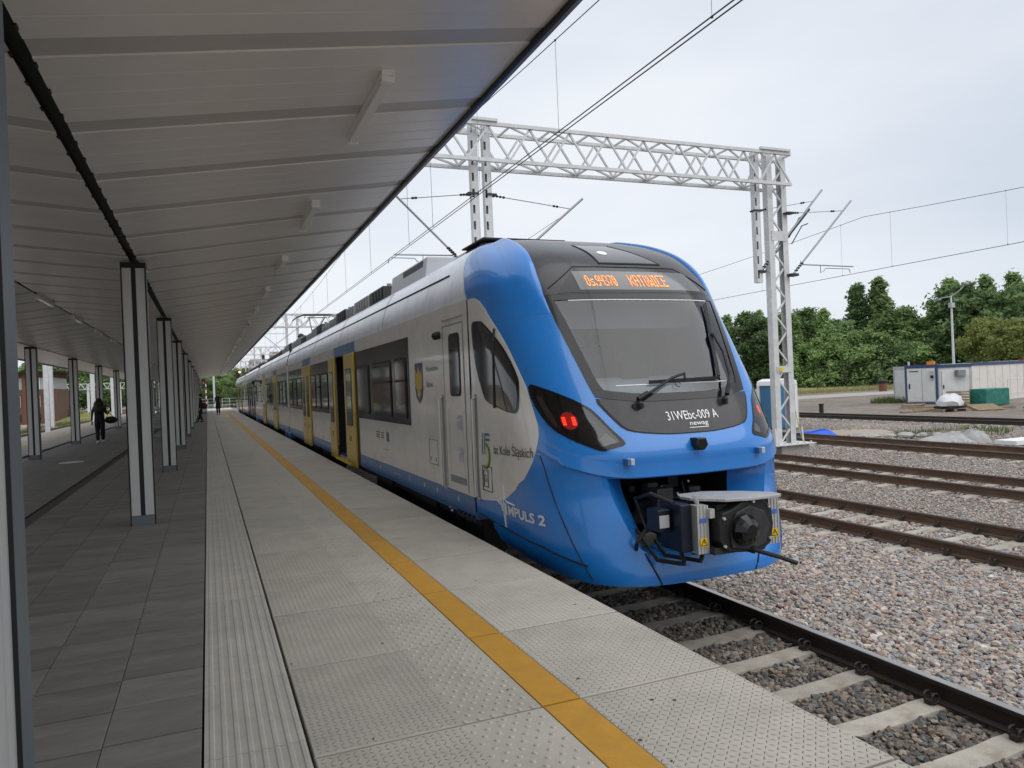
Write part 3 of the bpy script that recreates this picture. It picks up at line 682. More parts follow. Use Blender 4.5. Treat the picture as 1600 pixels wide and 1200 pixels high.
def yend(z): return 8.39 if z<2.68 else 8.39+(z-2.68)/.82*.62
def send(z): return 1+(yend(z)-bf(z))/2
zbs=pchip([0,.25,.48,.76,1.1,1.41,1.42,1.9],[-.28,-.27,-.25,-.19,-.13,-.05,.09,.10])
# outline of the shell in (q,z)
bot=[];
for s in np.concatenate([-np.linspace(send(.1),1.43,6),-np.linspace(1.415,1.0,8),-np.linspace(.95,0.02,30)]): bot.append((s2q(s),zbs(abs(s))))
bot=bot+[(0,-.28)]+[(-a,b) for a,b in reversed(bot)]
up_=[(send(z),z) for z in np.linspace(.2,3.30,34)]+[(send(z),z) for z in (3.33,3.36,3.385,3.41,3.43,3.447,3.46,3.472,3.482,3.49,3.496)]
topq=[(q,3.496) for q in np.linspace(send(3.496)-.05,-send(3.496)+.05,40)]
shell=bot+up_+topq+[(-a,b) for a,b in reversed(up_)]
# windscreen, opening, lamps
wsh=[(.412,2.535),(.381,2.262),(.343,1.915),(.305,1.60),(.285,1.50),(.227,1.478),(.15,1.46),(.087,1.449),(.03,1.443)]
ws=Q(wsh)+Q(list(reversed(wsh)),True)
ws=Q([(.395,2.535),(.36,2.262),(.322,1.915),(.285,1.60)]+[(.262,1.52),(.2,1.50),(.12,1.475),(.05,1.462)])
ws=ws+[(-a,b) for a,b in reversed(ws)]
oph=[(.315,.715),(.285,.52),(.235,.25),(.19,.06),(.17,.03),(.06,.015)]
opn=Q(oph)+Q(list(reversed(oph)),True)
lampp=[(-.715,1.624),(-.637,1.595),(-.46,1.488),(-.363,1.403),(-.321,1.343),(-.264,1.183),(-.218,1.08),(-.209,1.03),(-.278,1.005),(-.329,.979),(-.372,1.0),(-.5,1.085),(-.622,1.185),(-.691,1.344),(-.733,1.51)]
lampL=[(s2q(a),b) for a,b in lampp]; lampRr=[(-a,b) for a,b in reversed(lampL)]
def shrink(p,k):
    cx=sum(a for a,b in p)/len(p); cy=sum(b for a,b in p)/len(p); return [(cx+(a-cx)*k,cy+(b-cy)*k) for a,b in p]
nose=patch('nose_shell',shell,blue,train,holes=[ws,opn,shrink(lampL,.93),shrink(lampRr,.93)],thick=.03,d=.045,zl=True)
# cream side panel and cab window
cr=[(-.75,1.60),(-.742,1.388),(-.735,1.22),(-.751,1.115),(-.805,.961),(-.862,.826),(-.944,.676),(-1.043,.541),(-1.165,.429),(-1.302,.356),(-1.45,.326),(-1.608,.295),(-1.655,.285)]
crU=[(-.999,2.665),(-.961,2.655),(-.916,2.60),(-.881,2.497),(-.861,2.377),(-.831,2.211),(-.804,2.032),(-.786,1.883),(-.769,1.732)]
cl=[(-send(z)+.012,z) for z in (.3,.6,1.0,1.5,2.0,2.3,2.5,2.66)]
crp=[(s2q(a),b) for a,b in crU+cr]+cl
cw=[(-1.069,2.377),(-1.023,2.387),(-.963,2.373),(-.947,2.344),(-.899,2.209),(-.857,2.072),(-.82,1.92),(-.80,1.72),(-.805,1.64),(-.875,1.393),(-.91,1.335),(-.956,1.332),(-1.1,1.373),(-1.25,1.43),(-1.318,1.489),(-1.318,1.764),(-1.24,2.054),(-1.121,2.296)]
cwq=[(s2q(a),b) for a,b in cw]
for s_,nm in ((1,'left'),(-1,'right')):
    mir=(lambda p: p) if s_==1 else (lambda p:[(-a,b) for a,b in reversed(p)])
    sp=patch('cab_side_panel',mir(crp),cream,train,off=.004,thick=.004,d=.045)
    cwo=patch('cab_side_window',mir(smoothp(cwq,1)),black,sp,off=.009,thick=.006,d=.05)
    gl=patch('window_pane',mir(shrink(smoothp(cwq,1),.955)),winglass,sp,off=.013,thick=.003,d=.05)
    f=MB()
# window divider
f=MB(); pts=[side(7.55+ (2.32-z)*.04,z,.016) for z in np.linspace(2.25,1.38,8)]
f.tube(pts,.014,5); f.build('window_divider',black,train)
# dark visor above the windscreen
vh=[(.400,2.548),(.390,2.68),(.385,2.90),(.385,3.05),(.39,3.17),(.40,3.28),(.43,3.37),(.48,3.43),(.57,3.468),(.70,3.488)]
vis=Q(vh)+Q(list(reversed(vh)),True)
visor_o=patch('roof_visor',vis,visor,train,off=.006,thick=.006,d=.045,zl=True)
# raised blue roof arches either side of the visor
vz=pchip([b for a,b in vh],[a for a,b in vh])
for m_ in (-1,1):
    zz=list(np.linspace(2.35,3.40,26))+[3.42,3.44,3.455,3.468,3.478,3.486]; prof_=[(.0,.0),(.004,.026),(.016,.036),(.04,.040),(.09,.032),(.15,.014),(.21,.0)]; vs=[]
    for z in zz:
        s0=vz(z) if z>2.55 else .395; am=min(1,max(0,(z-2.35)/.55))*(1 if z<3.44 else max(0,(3.492-z)/.052))
        for ds_,o in prof_: q=s2q(s0+ds_)*m_; vs.append(S(q,z)+Nn(q,z)*(o*am+.0015))
    f=MB(); n=len(prof_); f.add(vs,[(i*n+j,i*n+j+1,(i+1)*n+j+1,(i+1)*n+j) for i in range(len(zz)-1) for j in range(n-1)]); f.build('roof_arch',blue,train,smooth=True)
# black frame around the windscreen (ring)
fro=[(.400,2.544),(.381,2.262),(.343,1.915),(.305,1.60),(.287,1.478),(.227,1.455),(.15,1.43),(.087,1.415),(.03,1.41)]
frame_o=Q(fro)+Q(list(reversed(fro)),True)
patch('windscreen_frame',frame_o,black,train,holes=[shrink(ws,.93)],off=.007,thick=.04,d=.045)
wsp=patch('windscreen',shrink(ws,.985),wsglass,train,off=.0,thick=0,d=.05)
f=MB()
for z,a in ((2.475,.86),(1.575,.66)):
    f=MB(); f.tube([front(XC+x,z+ (.0),.002) for x in np.linspace(-a,a,15)],.007,5); f.build('heating_strip',txtw,wsp)
# cab interior
f=MB(); f.box(XC-1.3,XC+1.3,8.6,8.64,.9,2.8,0); f.build('cab_back_wall',grey,train)
f=MB(); f.box(XC-1.0,XC+1.0,7.35,7.37,2.22,2.58); f.build('sun_blind',lgrey,train)
f=MB(); f.box(XC-.25,XC+.25,7.85,7.98,1.3,2.05); f.ball((XC,7.9,2.15),.15,10,sz=(1,.5,.8)); f.build('driver_seat',darkmetal,train,bevel=.03)
f=MB(); f.box(XC-.95,XC-.55,7.5,7.62,1.6,1.85); f.build('desk_screen',rubber,train); f=MB(); f.box(XC+.15,XC+.5,7.5,7.62,1.62,1.83); f.build('desk_screen',rubber,train)
f=MB(); f.box(XC+.1,XC+.45,8.57,8.6,1.5,2.25); f.build('cab_door_window',white,train)
f=MB(); f.box(XC-.6,XC-.1,8.5,8.6,1.3,1.9); f.build('cab_cabinet',grey,train)
f=MB(); f.add([(XC-1.0,6.95,1.50),(XC+1.0,6.95,1.50),(XC+1.15,7.6,1.66),(XC-1.15,7.6,1.66),(XC-.70,6.42,1.42),(XC+.70,6.42,1.42)],[(0,1,2,3),(4,5,1,0)]); f.box(XC-1.2,XC+1.2,7.6,7.63,1.0,1.66); f.build('dashboard',mat('dash_grey',(.55,.57,.58),.6),train)
f=MB(); f.add([(XC-1.0,7.45,2.60),(XC+1.0,7.45,2.60),(XC+1.2,8.6,2.75),(XC-1.2,8.6,2.75)],[(0,1,2,3)]); f.build('cab_ceiling',lgrey,train)
f=MB(); f.add([(XC-1.2,7.3,.9),(XC-1.3,8.6,.9),(XC-1.3,8.6,2.7),(XC-1.2,8.1,2.7)],[(0,1,2,3)]); f.add([(XC+1.2,7.3,.9),(XC+1.3,8.6,.9),(XC+1.3,8.6,2.7),(XC+1.2,8.1,2.7)],[(0,1,2,3)]); f.build('cab_side_lining',lgrey,train)
# destination display
dx=[(-.70,2.81),(-.70,2.585),(.86,2.585),(.72,2.81)]
dfr=[( -.93,2.56),(.93,2.56),(.66,2.86),(-.66,2.86)]
def XP(l): return [(q_from_x(a,b),b) for a,b in dens(l,.08)]
patch('display_frame',XP(dfr),black,train,off=.009,thick=.003,d=.06)
disp=patch('destination_display',XP(dx),dispg,train,off=.012,thick=.003,d=.06)
FONT={'O':['0110','1001','1001','1001','1001','1001','1001','1001','0110'],'s':['0000','0000','0000','0111','1000','0110','0001','0001','1110'],'.':['0','0','0','0','0','0','0','1','1'],
'9':['0110','1001','1001','1001','0111','0001','0001','0001','0110'],'4':['1001','1001','1001','1001','1111','0001','0001','0001','0001'],'3':['1110','0001','0001','0001','0110','0001','0001','0001','1110'],
'7':['1111','0001','0001','0010','0010','0010','0100','0100','0100'],'0':['0110','1001','1011','1011','1001','1101','1101','1001','0110'],
'K':['10001','10001','10010','10100','11000','10100','10010','10001','10001'],'A':['01110','10001','10001','10001','11111','10001','10001','10001','10001'],'T':['11111','00100','00100','00100','00100','00100','00100','00100','00100'],
'W':['10001','10001','10001','10001','10101','10101','10101','11011','10001'],'I':['111','010','010','010','010','010','010','010','111'],'C':['01111','10000','10000','10000','10000','10000','10000','10000','01111'],'E':['11111','10000','10000','10000','11110','10000','10000','10000','11111']}
def ledtext(s,x0,x1,z0,z1,th=1):
    cols=[]
    for ch in s:
        g=FONT[ch]; w_=len(g[0])
        for c in range(w_): cols.append([g[r_][c] for r_ in range(9)])
        cols.append(['0']*9)
    px=(x1-x0)/len(cols); pz=(z1-z0)/9; mb=MB()
    for i,c in enumerate(cols):
        for r_ in range(9):
            if c[r_]=='1':
                xa=x0+i*px; za=z1-(r_+1)*pz; mi=0 if (i*7+r_*3)%4 else 1
                v=[front(XC+xa+px*.04,za+pz*.06,.017),front(XC+xa+px*.98*th,za+pz*.06,.017),front(XC+xa+px*.98*th,za+pz*.94,.017),front(XC+xa+px*.04,za+pz*.94,.017)]
                mb.add(v,[(0,1,2,3)],mi)
    return mb.build('display_text',[led,ledr],disp)
ledtext('Os.94370',-.60,-.24,2.625,2.75); ledtext('KATOWICE',-.085,.40,2.622,2.76)
# marker light window
mk=[(-.32,3.21),(-.30,2.93),(.46,2.93),(.10,3.21)]
mo=patch('marker_light_window',XP(mk),dispg,train,off=.010,thick=.004,d=.06)
f=MB(); f.tube([front(XC-.15,3.07,-.03),front(XC-.15,3.07,.014)],.06,16); f.build('marker_light',lampdiff,mo)
for pp in ([(-1.0,2.62),(-.66,2.87),(.62,2.87),(1.0,2.62)],[(-.34,3.22),(-.32,2.915),(.48,2.915),(.12,3.22)]):
    f=MB(); l=[]
    for a,b in zip(pp,pp[1:]):
        for k in range(9): l.append((a[0]+(b[0]-a[0])*k/8,a[1]+(b[1]-a[1])*k/8))
    f.tube([front(XC+x,z,.009) for x,z in l],.006,4); f.build('panel_seam',rubber,visor_o)
# number panel
nh=[(.285,1.472),(.225,1.27),(.185,1.165),(.13,1.13),(.042,1.10),(.01,1.095)]
nph=Q([(.287,1.455)]+nh[1:]); npn=nph+[(-a,b) for a,b in reversed(nph)]
npn=[p for p in npn]+Q([(-.227,1.45),(-.15,1.425),(-.087,1.408),(-.01,1.402),(.087,1.408),(.15,1.425),(.227,1.45)])
numo=patch('number_panel',smoothp(npn,1),visor,train,off=.008,thick=.012,d=.045)
patch('number_panel_seal',smoothp(shrink(npn,1.035),1),rubber,train,off=.004,thick=.006,d=.05)
put_text('number_text','31WEbc-009 A',lambda u,v: front(XC-.235+u,1.215+v,.013),.60,.085,txtw,numo,bold=.004)
put_text('maker_text','newag',lambda u,v: front(XC-.005+u+v*.15,1.145+v,.013),.215,.042,txtw,numo,bold=.01)
f=MB(); f.add([front(XC-.02,1.133,.013),front(XC+.205,1.133,.013),front(XC+.207,1.14,.013),front(XC-.018,1.14,.013)],[(0,1,2,3)]); f.build('underline_mark',txtw,numo)
for s_ in (-1,1):
    f=MB(); f.ball(front(XC+s_*.50,1.36,.0),.075,12,sz=(1,.35,.8)); f.build('wiper_recess',rubber,numo)
    f=MB(); f.tube([front(XC+s_*.50,1.355,-.01),front(XC+s_*.50,1.37,.06)],.028,10); f.ball(front(XC+s_*.5,1.37,.06),.03,8); f.build('wiper_pivot',darkmetal,numo)
# wipers
wiper=MB(); wiper.tube([front(XC-.52,1.40,.06),front(XC-.35,1.47,.075),front(XC-.05,1.60,.075),front(XC+.12,1.645,.06)],.014,6); wiper.tube([front(XC-.52,1.40,.085),front(XC-.4,1.455,.09)],.024,6)
wiper.beam(front(XC-.30,1.585,.03),front(XC+.55,1.60,.03),.02,.035); wiper.tube([front(XC+.12,1.645,.06),front(XC+.12,1.59,.035)],.012,5); wiper.tube([front(XC+.02+.03*math.cos(a),1.555+.03*math.sin(a),.03) for a in np.linspace(0,5.5,9)],.004,4)
wiper.build('windscreen_wiper',rubber,wsp)
wiper=MB(); wiper.tube([front(XC+.52,1.40,.06),front(XC+.66,1.60,.08),front(XC+.70,1.85,.08),front(XC+.68,2.05,.06)],.014,6); wiper.tube([front(XC+.52,1.40,.085),front(XC+.6,1.5,.09)],.024,6)
wiper.beam(front(XC+.56,1.62,.03),front(XC+.78,2.42,.03),.035,.02); wiper.tube([front(XC+.68,2.05,.06),front(XC+.69,2.06,.03)],.02,5); wiper.build('windscreen_wiper',rubber,wsp)
# headlamps
for s_ in (1,-1):
    mir=(lambda p: p) if s_==1 else (lambda p:[(-a,b) for a,b in reversed(p)])
    sm=smoothp(lampL,1)
    hl=patch('headlight',mir(shrink(sm,1.03)),black,train,holes=[mir(shrink(sm,.9))],off=.006,thick=.05,d=.04)
    patch('reflector_bowl',mir(shrink(sm,.93)),visor,hl,off=-.06,thick=0,d=.05)
    patch('light_cover',mir(shrink(sm,.92)),coverglass,hl,off=.002,thick=0,d=.05)
    # grey inner corner and outer turn lamp
    inn=[(-.33,1.10),(-.285,1.15),(-.235,1.06),(-.235,1.03),(-.31,1.01)]
    patch('drl_panel',mir([(s2q(a),b) for a,b in inn]),lgrey,hl,off=-.03,thick=0,d=.05)
    inn=[(-.70,1.52),(-.66,1.50),(-.60,1.33),(-.585,1.22),(-.61,1.21),(-.665,1.33)]
    patch('side_lamp',mir([(s2q(a),b) for a,b in inn]),grey,hl,off=-.02,thick=.005,d=.03)
    def lp(s,z,off): 
        q=s2q(s)*s_; return S(q,z)+Nn(q,z)*off
    f=MB(); ring=[lp(-.495+.06*math.cos(a),1.275+.085*math.sin(a),-.035) for a in np.linspace(0,2*math.pi,24)]
    f.add([lp(-.495,1.275,-.04)]+ring,[(0,i+1,i+2) for i in range(23)]); f.build('tail_lamp',redglow,hl)
    f=MB()
    for cs in (-.53,-.46):
        for dz in (-.032,-.011,.010,.031):
            for ds_ in (-.006,.008): 
                a=cs+ds_; v=[lp(a-.0045,1.27+dz-.0065,-.028),lp(a+.0045,1.27+dz-.0065,-.028),lp(a+.0045,1.27+dz+.0065,-.028),lp(a-.0045,1.27+dz+.0065,-.028)]; f.add(v,[(0,1,2,3)])
    for ds_ in (-.008,0,.008): pass
    f.build('red_lamp_cluster',redem,hl)
    f=MB()
    for cz in (1.35,1.19):
        for k in range(5):
            a=-.495+(k-2)*.014; c=lp(a,cz-abs(k-2)*.006*(1 if cz>1.3 else -1),-.03); f.ball(c,.009,6)
    f.build('lamp_bead',lgrey,hl)
# upper lip line, flap seams
def seam(pts,r=.007,off=.002,n=8,nm='panel_seam',par=None,m=rubber):
    l=[]
    for a,b in zip(pts,pts[1:]):
        for k in range(n): l.append((a[0]+(b[0]-a[0])*k/n,a[1]+(b[1]-a[1])*k/n))
    l.append(pts[-1]); f=MB(); f.tube([S(s2q(s),z)+Nn(s2q(s),z)*off for s,z in l],r,5); return f.build(nm,m,par or nose)
lip=[(-.80,.975),(-.66,.885),(-.5,.81),(-.33,.745)]
for m_ in (1,-1):
    seam([(m_*-.77,.93),(m_*-.498,-.20)],.006)
    seam([(m_*-1.65,.12),(m_*-1.435,.10),(m_*-.827,.037),(m_*-.505,-.08)],.009)
    seam([(m_*-.175,.02),(m_*-.13,-.27)],.010,.0)
    seam([(m_*(-send(z)+.004),z) for z in np.linspace(.12,2.66,24)],.012,n=1)
# bumper upper lip thickness (overhang) above the opening
zlip=pchip([0,.2,.33,.5,.66,.80],[.708,.716,.745,.81,.885,.975])
ss_=[q for q in np.linspace(-s2q(.80),s2q(.80),61)]
def lp_(q,dz,o): z=zlip(q2s(q))+dz; return S(q,z)+Nn(q,z)*o
tp=lambda q: min(1,(1-q2s(q)/.80)*4)
n=len(ss_); f=MB(); f.add([lp_(q,.13,.001) for q in ss_]+[lp_(q,.06,.008*tp(q)+.001) for q in ss_]+[lp_(q,.006,.020*tp(q)+.001) for q in ss_]+[lp_(q,-.006,.014*tp(q)) for q in ss_]+[lp_(q,-.02,-.03) for q in ss_],[(j*n+i,j*n+i+1,(j+1)*n+i+1,(j+1)*n+i) for j in range(4) for i in range(n-1)]); f.build('nose_lip',blue,train,smooth=True)
# opening funnel and bay
oc=dens(opn,.06); cx=0
outer=[S(a,b) for a,b in oc]; inner=[]
for (a,b),p in zip(oc,outer):
    dx_=(p.x-XC); inner.append(Vector((XC+dx_*.70,max(p.y+.26,6.2),.02+(p.z-.02)*.97)))
n=len(outer); f=MB(); f.add(outer+inner,[(i,(i+1)%n,n+(i+1)%n,n+i) for i in range(n)]); f.build('opening_surround',blue,train,smooth=True)
deep=[Vector((v.x,7.3,v.z)) for v in inner]; f=MB(); f.add(inner+deep,[(i,(i+1)%n,n+(i+1)%n,n+i) for i in range(n)]+[tuple(range(n,2*n))]); f.build('coupler_bay',under,train)
# lower lip ledge
f=MB()
xs=np.linspace(-.60,.60,17)
top=[S(q_from_x(x,.02),.02) for x in xs]; 
f.add([p+Vector((0,.0,.0)) for p in top]+[Vector((p.x,6.4,.03)) for p in top],[(i,i+1,17+i+1,17+i) for i in range(16)]); f.build('lower_lip',blue,train)
# coupler clutter
f=MB(); rr=random.Random(3)
for k in range(26):
    x=XC+rr.uniform(-.6,.45); y=rr.uniform(6.1,6.9); z=rr.uniform(.05,.55); s=rr.uniform(.03,.09); f.box(x-s,x+s,y-s,y+s,z-s,z+s)
for k in range(12):
    x=XC+rr.uniform(-.55,.3); f.tube([(x,6.25,rr.uniform(.3,.6)),(x+rr.uniform(-.1,.1),6.05,rr.uniform(.1,.4)),(x+rr.uniform(-.2,.2),6.2,rr.uniform(0,.2))],.015,5)
f.build('bay_machinery',darkmetal,train)['kind']='stuff'
f=MB()
for k in range(9):
    x=XC+rr.uniform(-.5,.1); f.ball((x,6.02+rr.uniform(0,.2),rr.uniform(.1,.6)),.014,6)
f.build('bolt_head',alu,train)
cp=MB(); cp.tube([(XC,6.9,.28),(XC,5.6,.28)],.13,12); cp.box(XC-.24,XC+.24,5.36,5.8,.12,.50); 
coupler=cp.build('coupler',darkmetal,train,bevel=.01)
f=MB()
oct_=[(-.31,.20),(-.24,.11),(-.1,.085),(.14,.07),(.25,.14),(.28,.30),(.26,.46),(.16,.53),(-.02,.54),(-.16,.47),(-.27,.44),(-.31,.36)]
f.prism(oct_,lambda u,v,t:(XC+u,t,v),5.24,5.4); f.build('coupler_face',rubber,coupler,bevel=.012)
f=MB(); f.prism([(-.20,.14),(.02,.10),(.17,.14),(.22,.30),(.16,.43),(.0,.49),(-.14,.44),(-.21,.30)],lambda u,v,t:(XC+u,t,v),5.215,5.242); f.build('face_plate',darkmetal,coupler,bevel=.008)
cone=[]
for rr_,yy_ in ((.135,5.215),(.13,5.17),(.10,5.125),(.055,5.10)):
    cone.append([(XC-.075+rr_*math.cos(a),yy_,.29+rr_*1.05*math.sin(a)) for a in np.linspace(0,2*math.pi,13)[:-1]])
f=MB(); vs=[p for r_ in cone for p in r_]; f.add(vs,[(i*12+k,i*12+(k+1)%12,(i+1)*12+(k+1)%12,(i+1)*12+k) for i in range(3) for k in range(12)]+[tuple(range(36,48))]); f.build('coupler_cone',black,coupler)
for (u,v) in ((-.27,.40),(-.27,.16),(.22,.18),(.22,.46),(.05,.52)): f=MB(); f.tube([(XC+u,5.235,v),(XC+u,5.215,v)],.014,6); f.build('face_bolt',alu,coupler)
f=MB(); f.prism([(-.44,5.62),(-.42,5.50),(-.22,5.26),(.0,5.20),(.30,5.18),(.36,5.22),(.36,5.34),(.2,5.55),(-.1,5.75),(-.38,5.75)],lambda u,v,t:(XC+u,v,t),.535,.56); f.build('cover_plate',plate,coupler,bevel=.003)
def warn_tri(x,y,z,par,s=.05):
    f=MB(); f.add([(x-s*.62,y,z-s*.62),(x+s*.62,y,z-s*.62),(x+s*.62,y,z+s*.62),(x-s*.62,y,z+s*.62)],[(0,1,2,3)]); f.build('warning_sticker',warn,par)
    f=MB(); 
    for a,b in (((-.5,-.42),(.5,-.42)),((.5,-.42),(0,.5)),((0,.5),(-.5,-.42))): f.beam((x+a[0]*s,y-.002,z+a[1]*s),(x+b[0]*s,y-.002,z+b[1]*s),.005,.003,upv=(0,1,0))
    f.add([(x+s*u,y-.003,z+s*v) for u,v in ((.03,.28),(-.1,-.02),(.0,-.02),(-.06,-.3),(.1,.06),(0,.06),(.08,.28))],[(0,1,2,3,4,5,6)]); f.build('warning_symbol',rubber,par)
for xa,nm in ((XC-.405,0),(XC+.375,1)):
    f=MB(); f.box(xa-.055,xa+.055,5.35,5.46,.09,.51); 
    for k in (-.052,-.018,.018,.052): f.box(xa+k-.006,xa+k+.006,5.342,5.35,.09,.51)
    eb=f.build('electrical_head',alu,coupler); warn_tri(xa+.0,5.338,.19,eb,.062)
    f=MB(); f.box(xa-.03,xa+.03,5.337,5.34,.36,.40); f.build('maker_sticker',mat('sticker_blue',(.05,.15,.5),.5),eb)
f=MB(); f.box(XC-.58,XC-.465,5.42,5.75,.10,.52); f.build('electrical_box',boxnavy,coupler,bevel=.01)
f=MB(); f.box(XC-.72,XC-.585,5.56,5.75,.27,.47); ebx=f.build('relay_box',boxnavy,coupler,bevel=.01)
f=MB(); f.box(XC-.71,XC-.61,5.552,5.558,.31,.42); f.build('type_plate',lgrey,ebx)
for pts in ([(XC-.48,5.6,.12),(XC-.5,5.5,-.02),(XC-.62,5.75,-.02),(XC-.62,6.1,.2)],[(XC-.66,5.8,.3),(XC-.8,5.8,.15),(XC-.72,5.95,.03),(XC-.6,6.2,.25)],[(XC-.3,5.5,.1),(XC-.36,5.45,.0),(XC-.5,5.8,.0),(XC-.45,6.2,.2)],[(XC-.60,5.5,.53),(XC-.7,5.7,.6),(XC-.6,6.1,.5)],[(XC+.3,5.5,.1),(XC+.38,5.5,.02),(XC+.3,5.9,.05),(XC+.25,6.3,.3)]):
    q_=[]
    for k in range(13):
        t_=k/12*(len(pts)-1); i=min(int(t_),len(pts)-2); u_=t_-i; u_=u_*u_*(3-2*u_); q_.append(tuple(pts[i][c]*(1-u_)+pts[i+1][c]*u_ for c in range(3)))
    f=MB(); f.tube(q_,.019,6); f.build('air_hose',rubber,coupler,smooth=True)
f=MB(); f.box(XC-.66,XC-.46,6.0,6.12,.06,.16); f.build('mount_bracket',mat('bracket_grey',(.12,.12,.10),.7,var=.3),coupler)
for k in range(6): f=MB(); f.tube([(XC-.44+.05*k*.0+.02*k,5.36+.04*k,.52),(XC-.44+.02*k,5.36+.04*k,.56)],.012,6); f.build('cable_gland',alu,coupler)
f=MB(); f.box(XC-.36,XC-.31,5.3,5.36,.40,.48); f.build('latch',alu,coupler)
f=MB(); f.box(XC-.34,XC-.1,5.28,5.42,.08,.14); f.tube([(XC-.42,5.5,.08),(XC-.1,5.34,.10)],.03,8); f.build('lever_arm',darkmetal,coupler)
f=MB(); f.tube([(XC-.02,5.3,.12),(XC+.05,5.18,.09),(XC+.18,5.08,.045),(XC+.30,4.99,-.01)],.020,8); f.tube([(XC-.05,5.34,.13),(XC+.03,5.2,.10)],.038,8); f.build('release_handle',rubber,coupler,smooth=True)
# sensors, camera
for s_ in (-1,1):
    p=front(XC+s_*.76,.87,0); f=MB(); f.box(p.x-.035,p.x+.0,p.y-.075,p.y+.1,p.z-.03,p.z+.03,0); f.box(p.x+.0,p.x+.04,p.y-.075,p.y+.1,p.z-.03,p.z+.03,1); f.build('radar_sensor',[band,alu] if False else [bandblue,alu],train,bevel=.004)
p=front(XC,.99,0); f=MB(); f.prism([(-.05,.06),(.05,.06),(.075,-.01),(.03,-.06),(-.03,-.06),(-.06,-.01)],lambda u,v,t:(p.x+u,t,p.z+v),p.y-.10,p.y+.05); f.build('front_camera',black,train,bevel=.012)
# marks on the nose side
put_text('logo_text','MPULS 2',lambda u,v: side(7.335-u,.245+v-.12*u*0,.006),.82,.105,txtw,nose,bold=.03)
f=MB()
pl=[(7.62,.36),(7.55,.33),(7.52,.40),(7.49,.27),(7.45,.36),(7.42,.56),(7.40,.40),(7.36,.38),(7.14,.37)]
pl2=[(7.48,.34),(7.44,.10),(7.41,.36)]
for P_ in (pl,pl2,[(7.385,.36),(7.385,.24)]): f.tube([side(y,z,.006) for y,z in P_],.010,4)
f.build('pulse_logo',txtw,nose)
put_text('slogan_text','lat Kolei Śląskich',lambda u,v: side(7.67-u,.84+v+.03*u,.009),1.0,.165,txtd,nose)
f=MB()
for k,(a,m_) in enumerate(((8.06,txtb),(7.985,green))):
    f.add([side(a,.84+.0,.008),side(a-.03,.84,.008),side(a-.05,1.09,.008),side(a-.02,1.09,.008)],[(0,1,2,3)])
f.build('logo_stroke',txtb,nose)
f=MB(); f.add([side(7.93,1.06,.008),side(7.80,1.06,.008),side(7.80,1.09,.008),side(7.93,1.09,.008)],[(0,1,2,3)]); f.add([side(7.93,1.0,.008),side(7.80,1.0,.008),side(7.80,1.03,.008),side(7.93,1.03,.008)],[(0,1,2,3)]); f.build('logo_stroke',txtb,nose)
for r_,m_ in ((.14,green),(.115,gold)):
    f=MB(); f.tube([side(7.93-r_*math.cos(a)*.95,.83+r_*math.sin(a)*1.0,.010) for a in np.linspace(-2.0,1.35,14)],.011,4); f.build('logo_arc',m_,nose)
f=MB()
for (y0,y1,z0,z1) in ((8.06,7.76,.43,.71),(8.02,7.88,.475,.665)):
    f.tube([side(y0,z0,.008),side(y1,z0,.008),side(y1,z1,.008),side(y0,z1,.008),side(y0,z0,.008)],.005,4)
f.build('data_frame',txtd,nose); put_text('data_text','G1',lambda u,v: side(8.0-u,.53+v,.010),.1,.08,txtd,nose)
# ---- car bodies
wz=[(wf(z),z) for z in (.10,.29,.6,1.0,1.5,2.0,2.5,2.68)]+[(wf(z),z) for z in (2.75,2.82,2.9,3.0,3.09,3.17,3.25,3.32,3.38,3.42,3.45,3.47,3.485,3.495,3.4999)]
XL=XC-1.43
def carbody(y0,y1,gapy=None,first=False):
    """side walls, roof and underframe of one car; gapy = open doorways on the platform side"""
    car=MB(); car.box(XC-1.40,XC+1.40,y0,y1,.02,.085)
    b=car.build('car_body',bandblue,train)
    segs=[];y=y0
    for g in (gapy or []): segs.append((y,g[0])); y=g[1]
    segs.append((y,y1))
    for a,c in segs:
        f=MB(); f.box(XL,XL+.05,a,c,.292,2.68); f.build('side_wall',cream,b)
        f=MB(); f.box(XL-.001,XL+.05,a,c,.088,.289); f.build('sill_band',bandblue,b)
    for g in (gapy or []):
        f=MB(); f.box(XL,XL+.05,g[0],g[1],2.47,2.68); f.build('side_wall',cream,b)
    f=MB(); f.box(XC+1.38,XC+1.43,y0,y1,.09,2.68); f.build('side_wall',cream,b)
    prof=[(XC-a,z) for a,z in wz[7:]]+[(XC+a,z) for a,z in reversed(wz[7:])]
    n=len(prof); f=MB(); ya=(lambda z:(yend(z)+.012) if first else y0)
    f.add([(x,ya(z),z) for x,z in prof]+[(x,y1,z) for x,z in prof],[(i,i+1,n+i+1,n+i) for i in range(n-1)]); rf=f.build('roof',roofpaint,b,smooth=True)
    # rain gutter and seam
    f=MB(); f.box(XC-wf(3.09)-.012,XC-wf(3.09)+.01,y0+(.9 if first else 0),y1,3.083,3.10); f.build('gutter_seam',rubber,rf)
    for k in range(1,int((y1-y0)/4.6)+1):
        yy_=y0+4.6*k
        if yy_<y1-1:
            f=MB(); f.tube([(XC-a-.002,yy_,z+.001) for a,z in wz[7:16]],.005,4); f.build('roof_joint',grey,rf)
    # ends
    f=MB(); f.box(XC-1.3,XC+1.3,y1-.05,y1,.1,3.3); f.build('end_wall',rubber,b)
    if not first: f=MB(); f.box(XC-1.3,XC+1.3,y0,y0+.05,.1,3.3); f.build('end_wall',rubber,b)
    return b
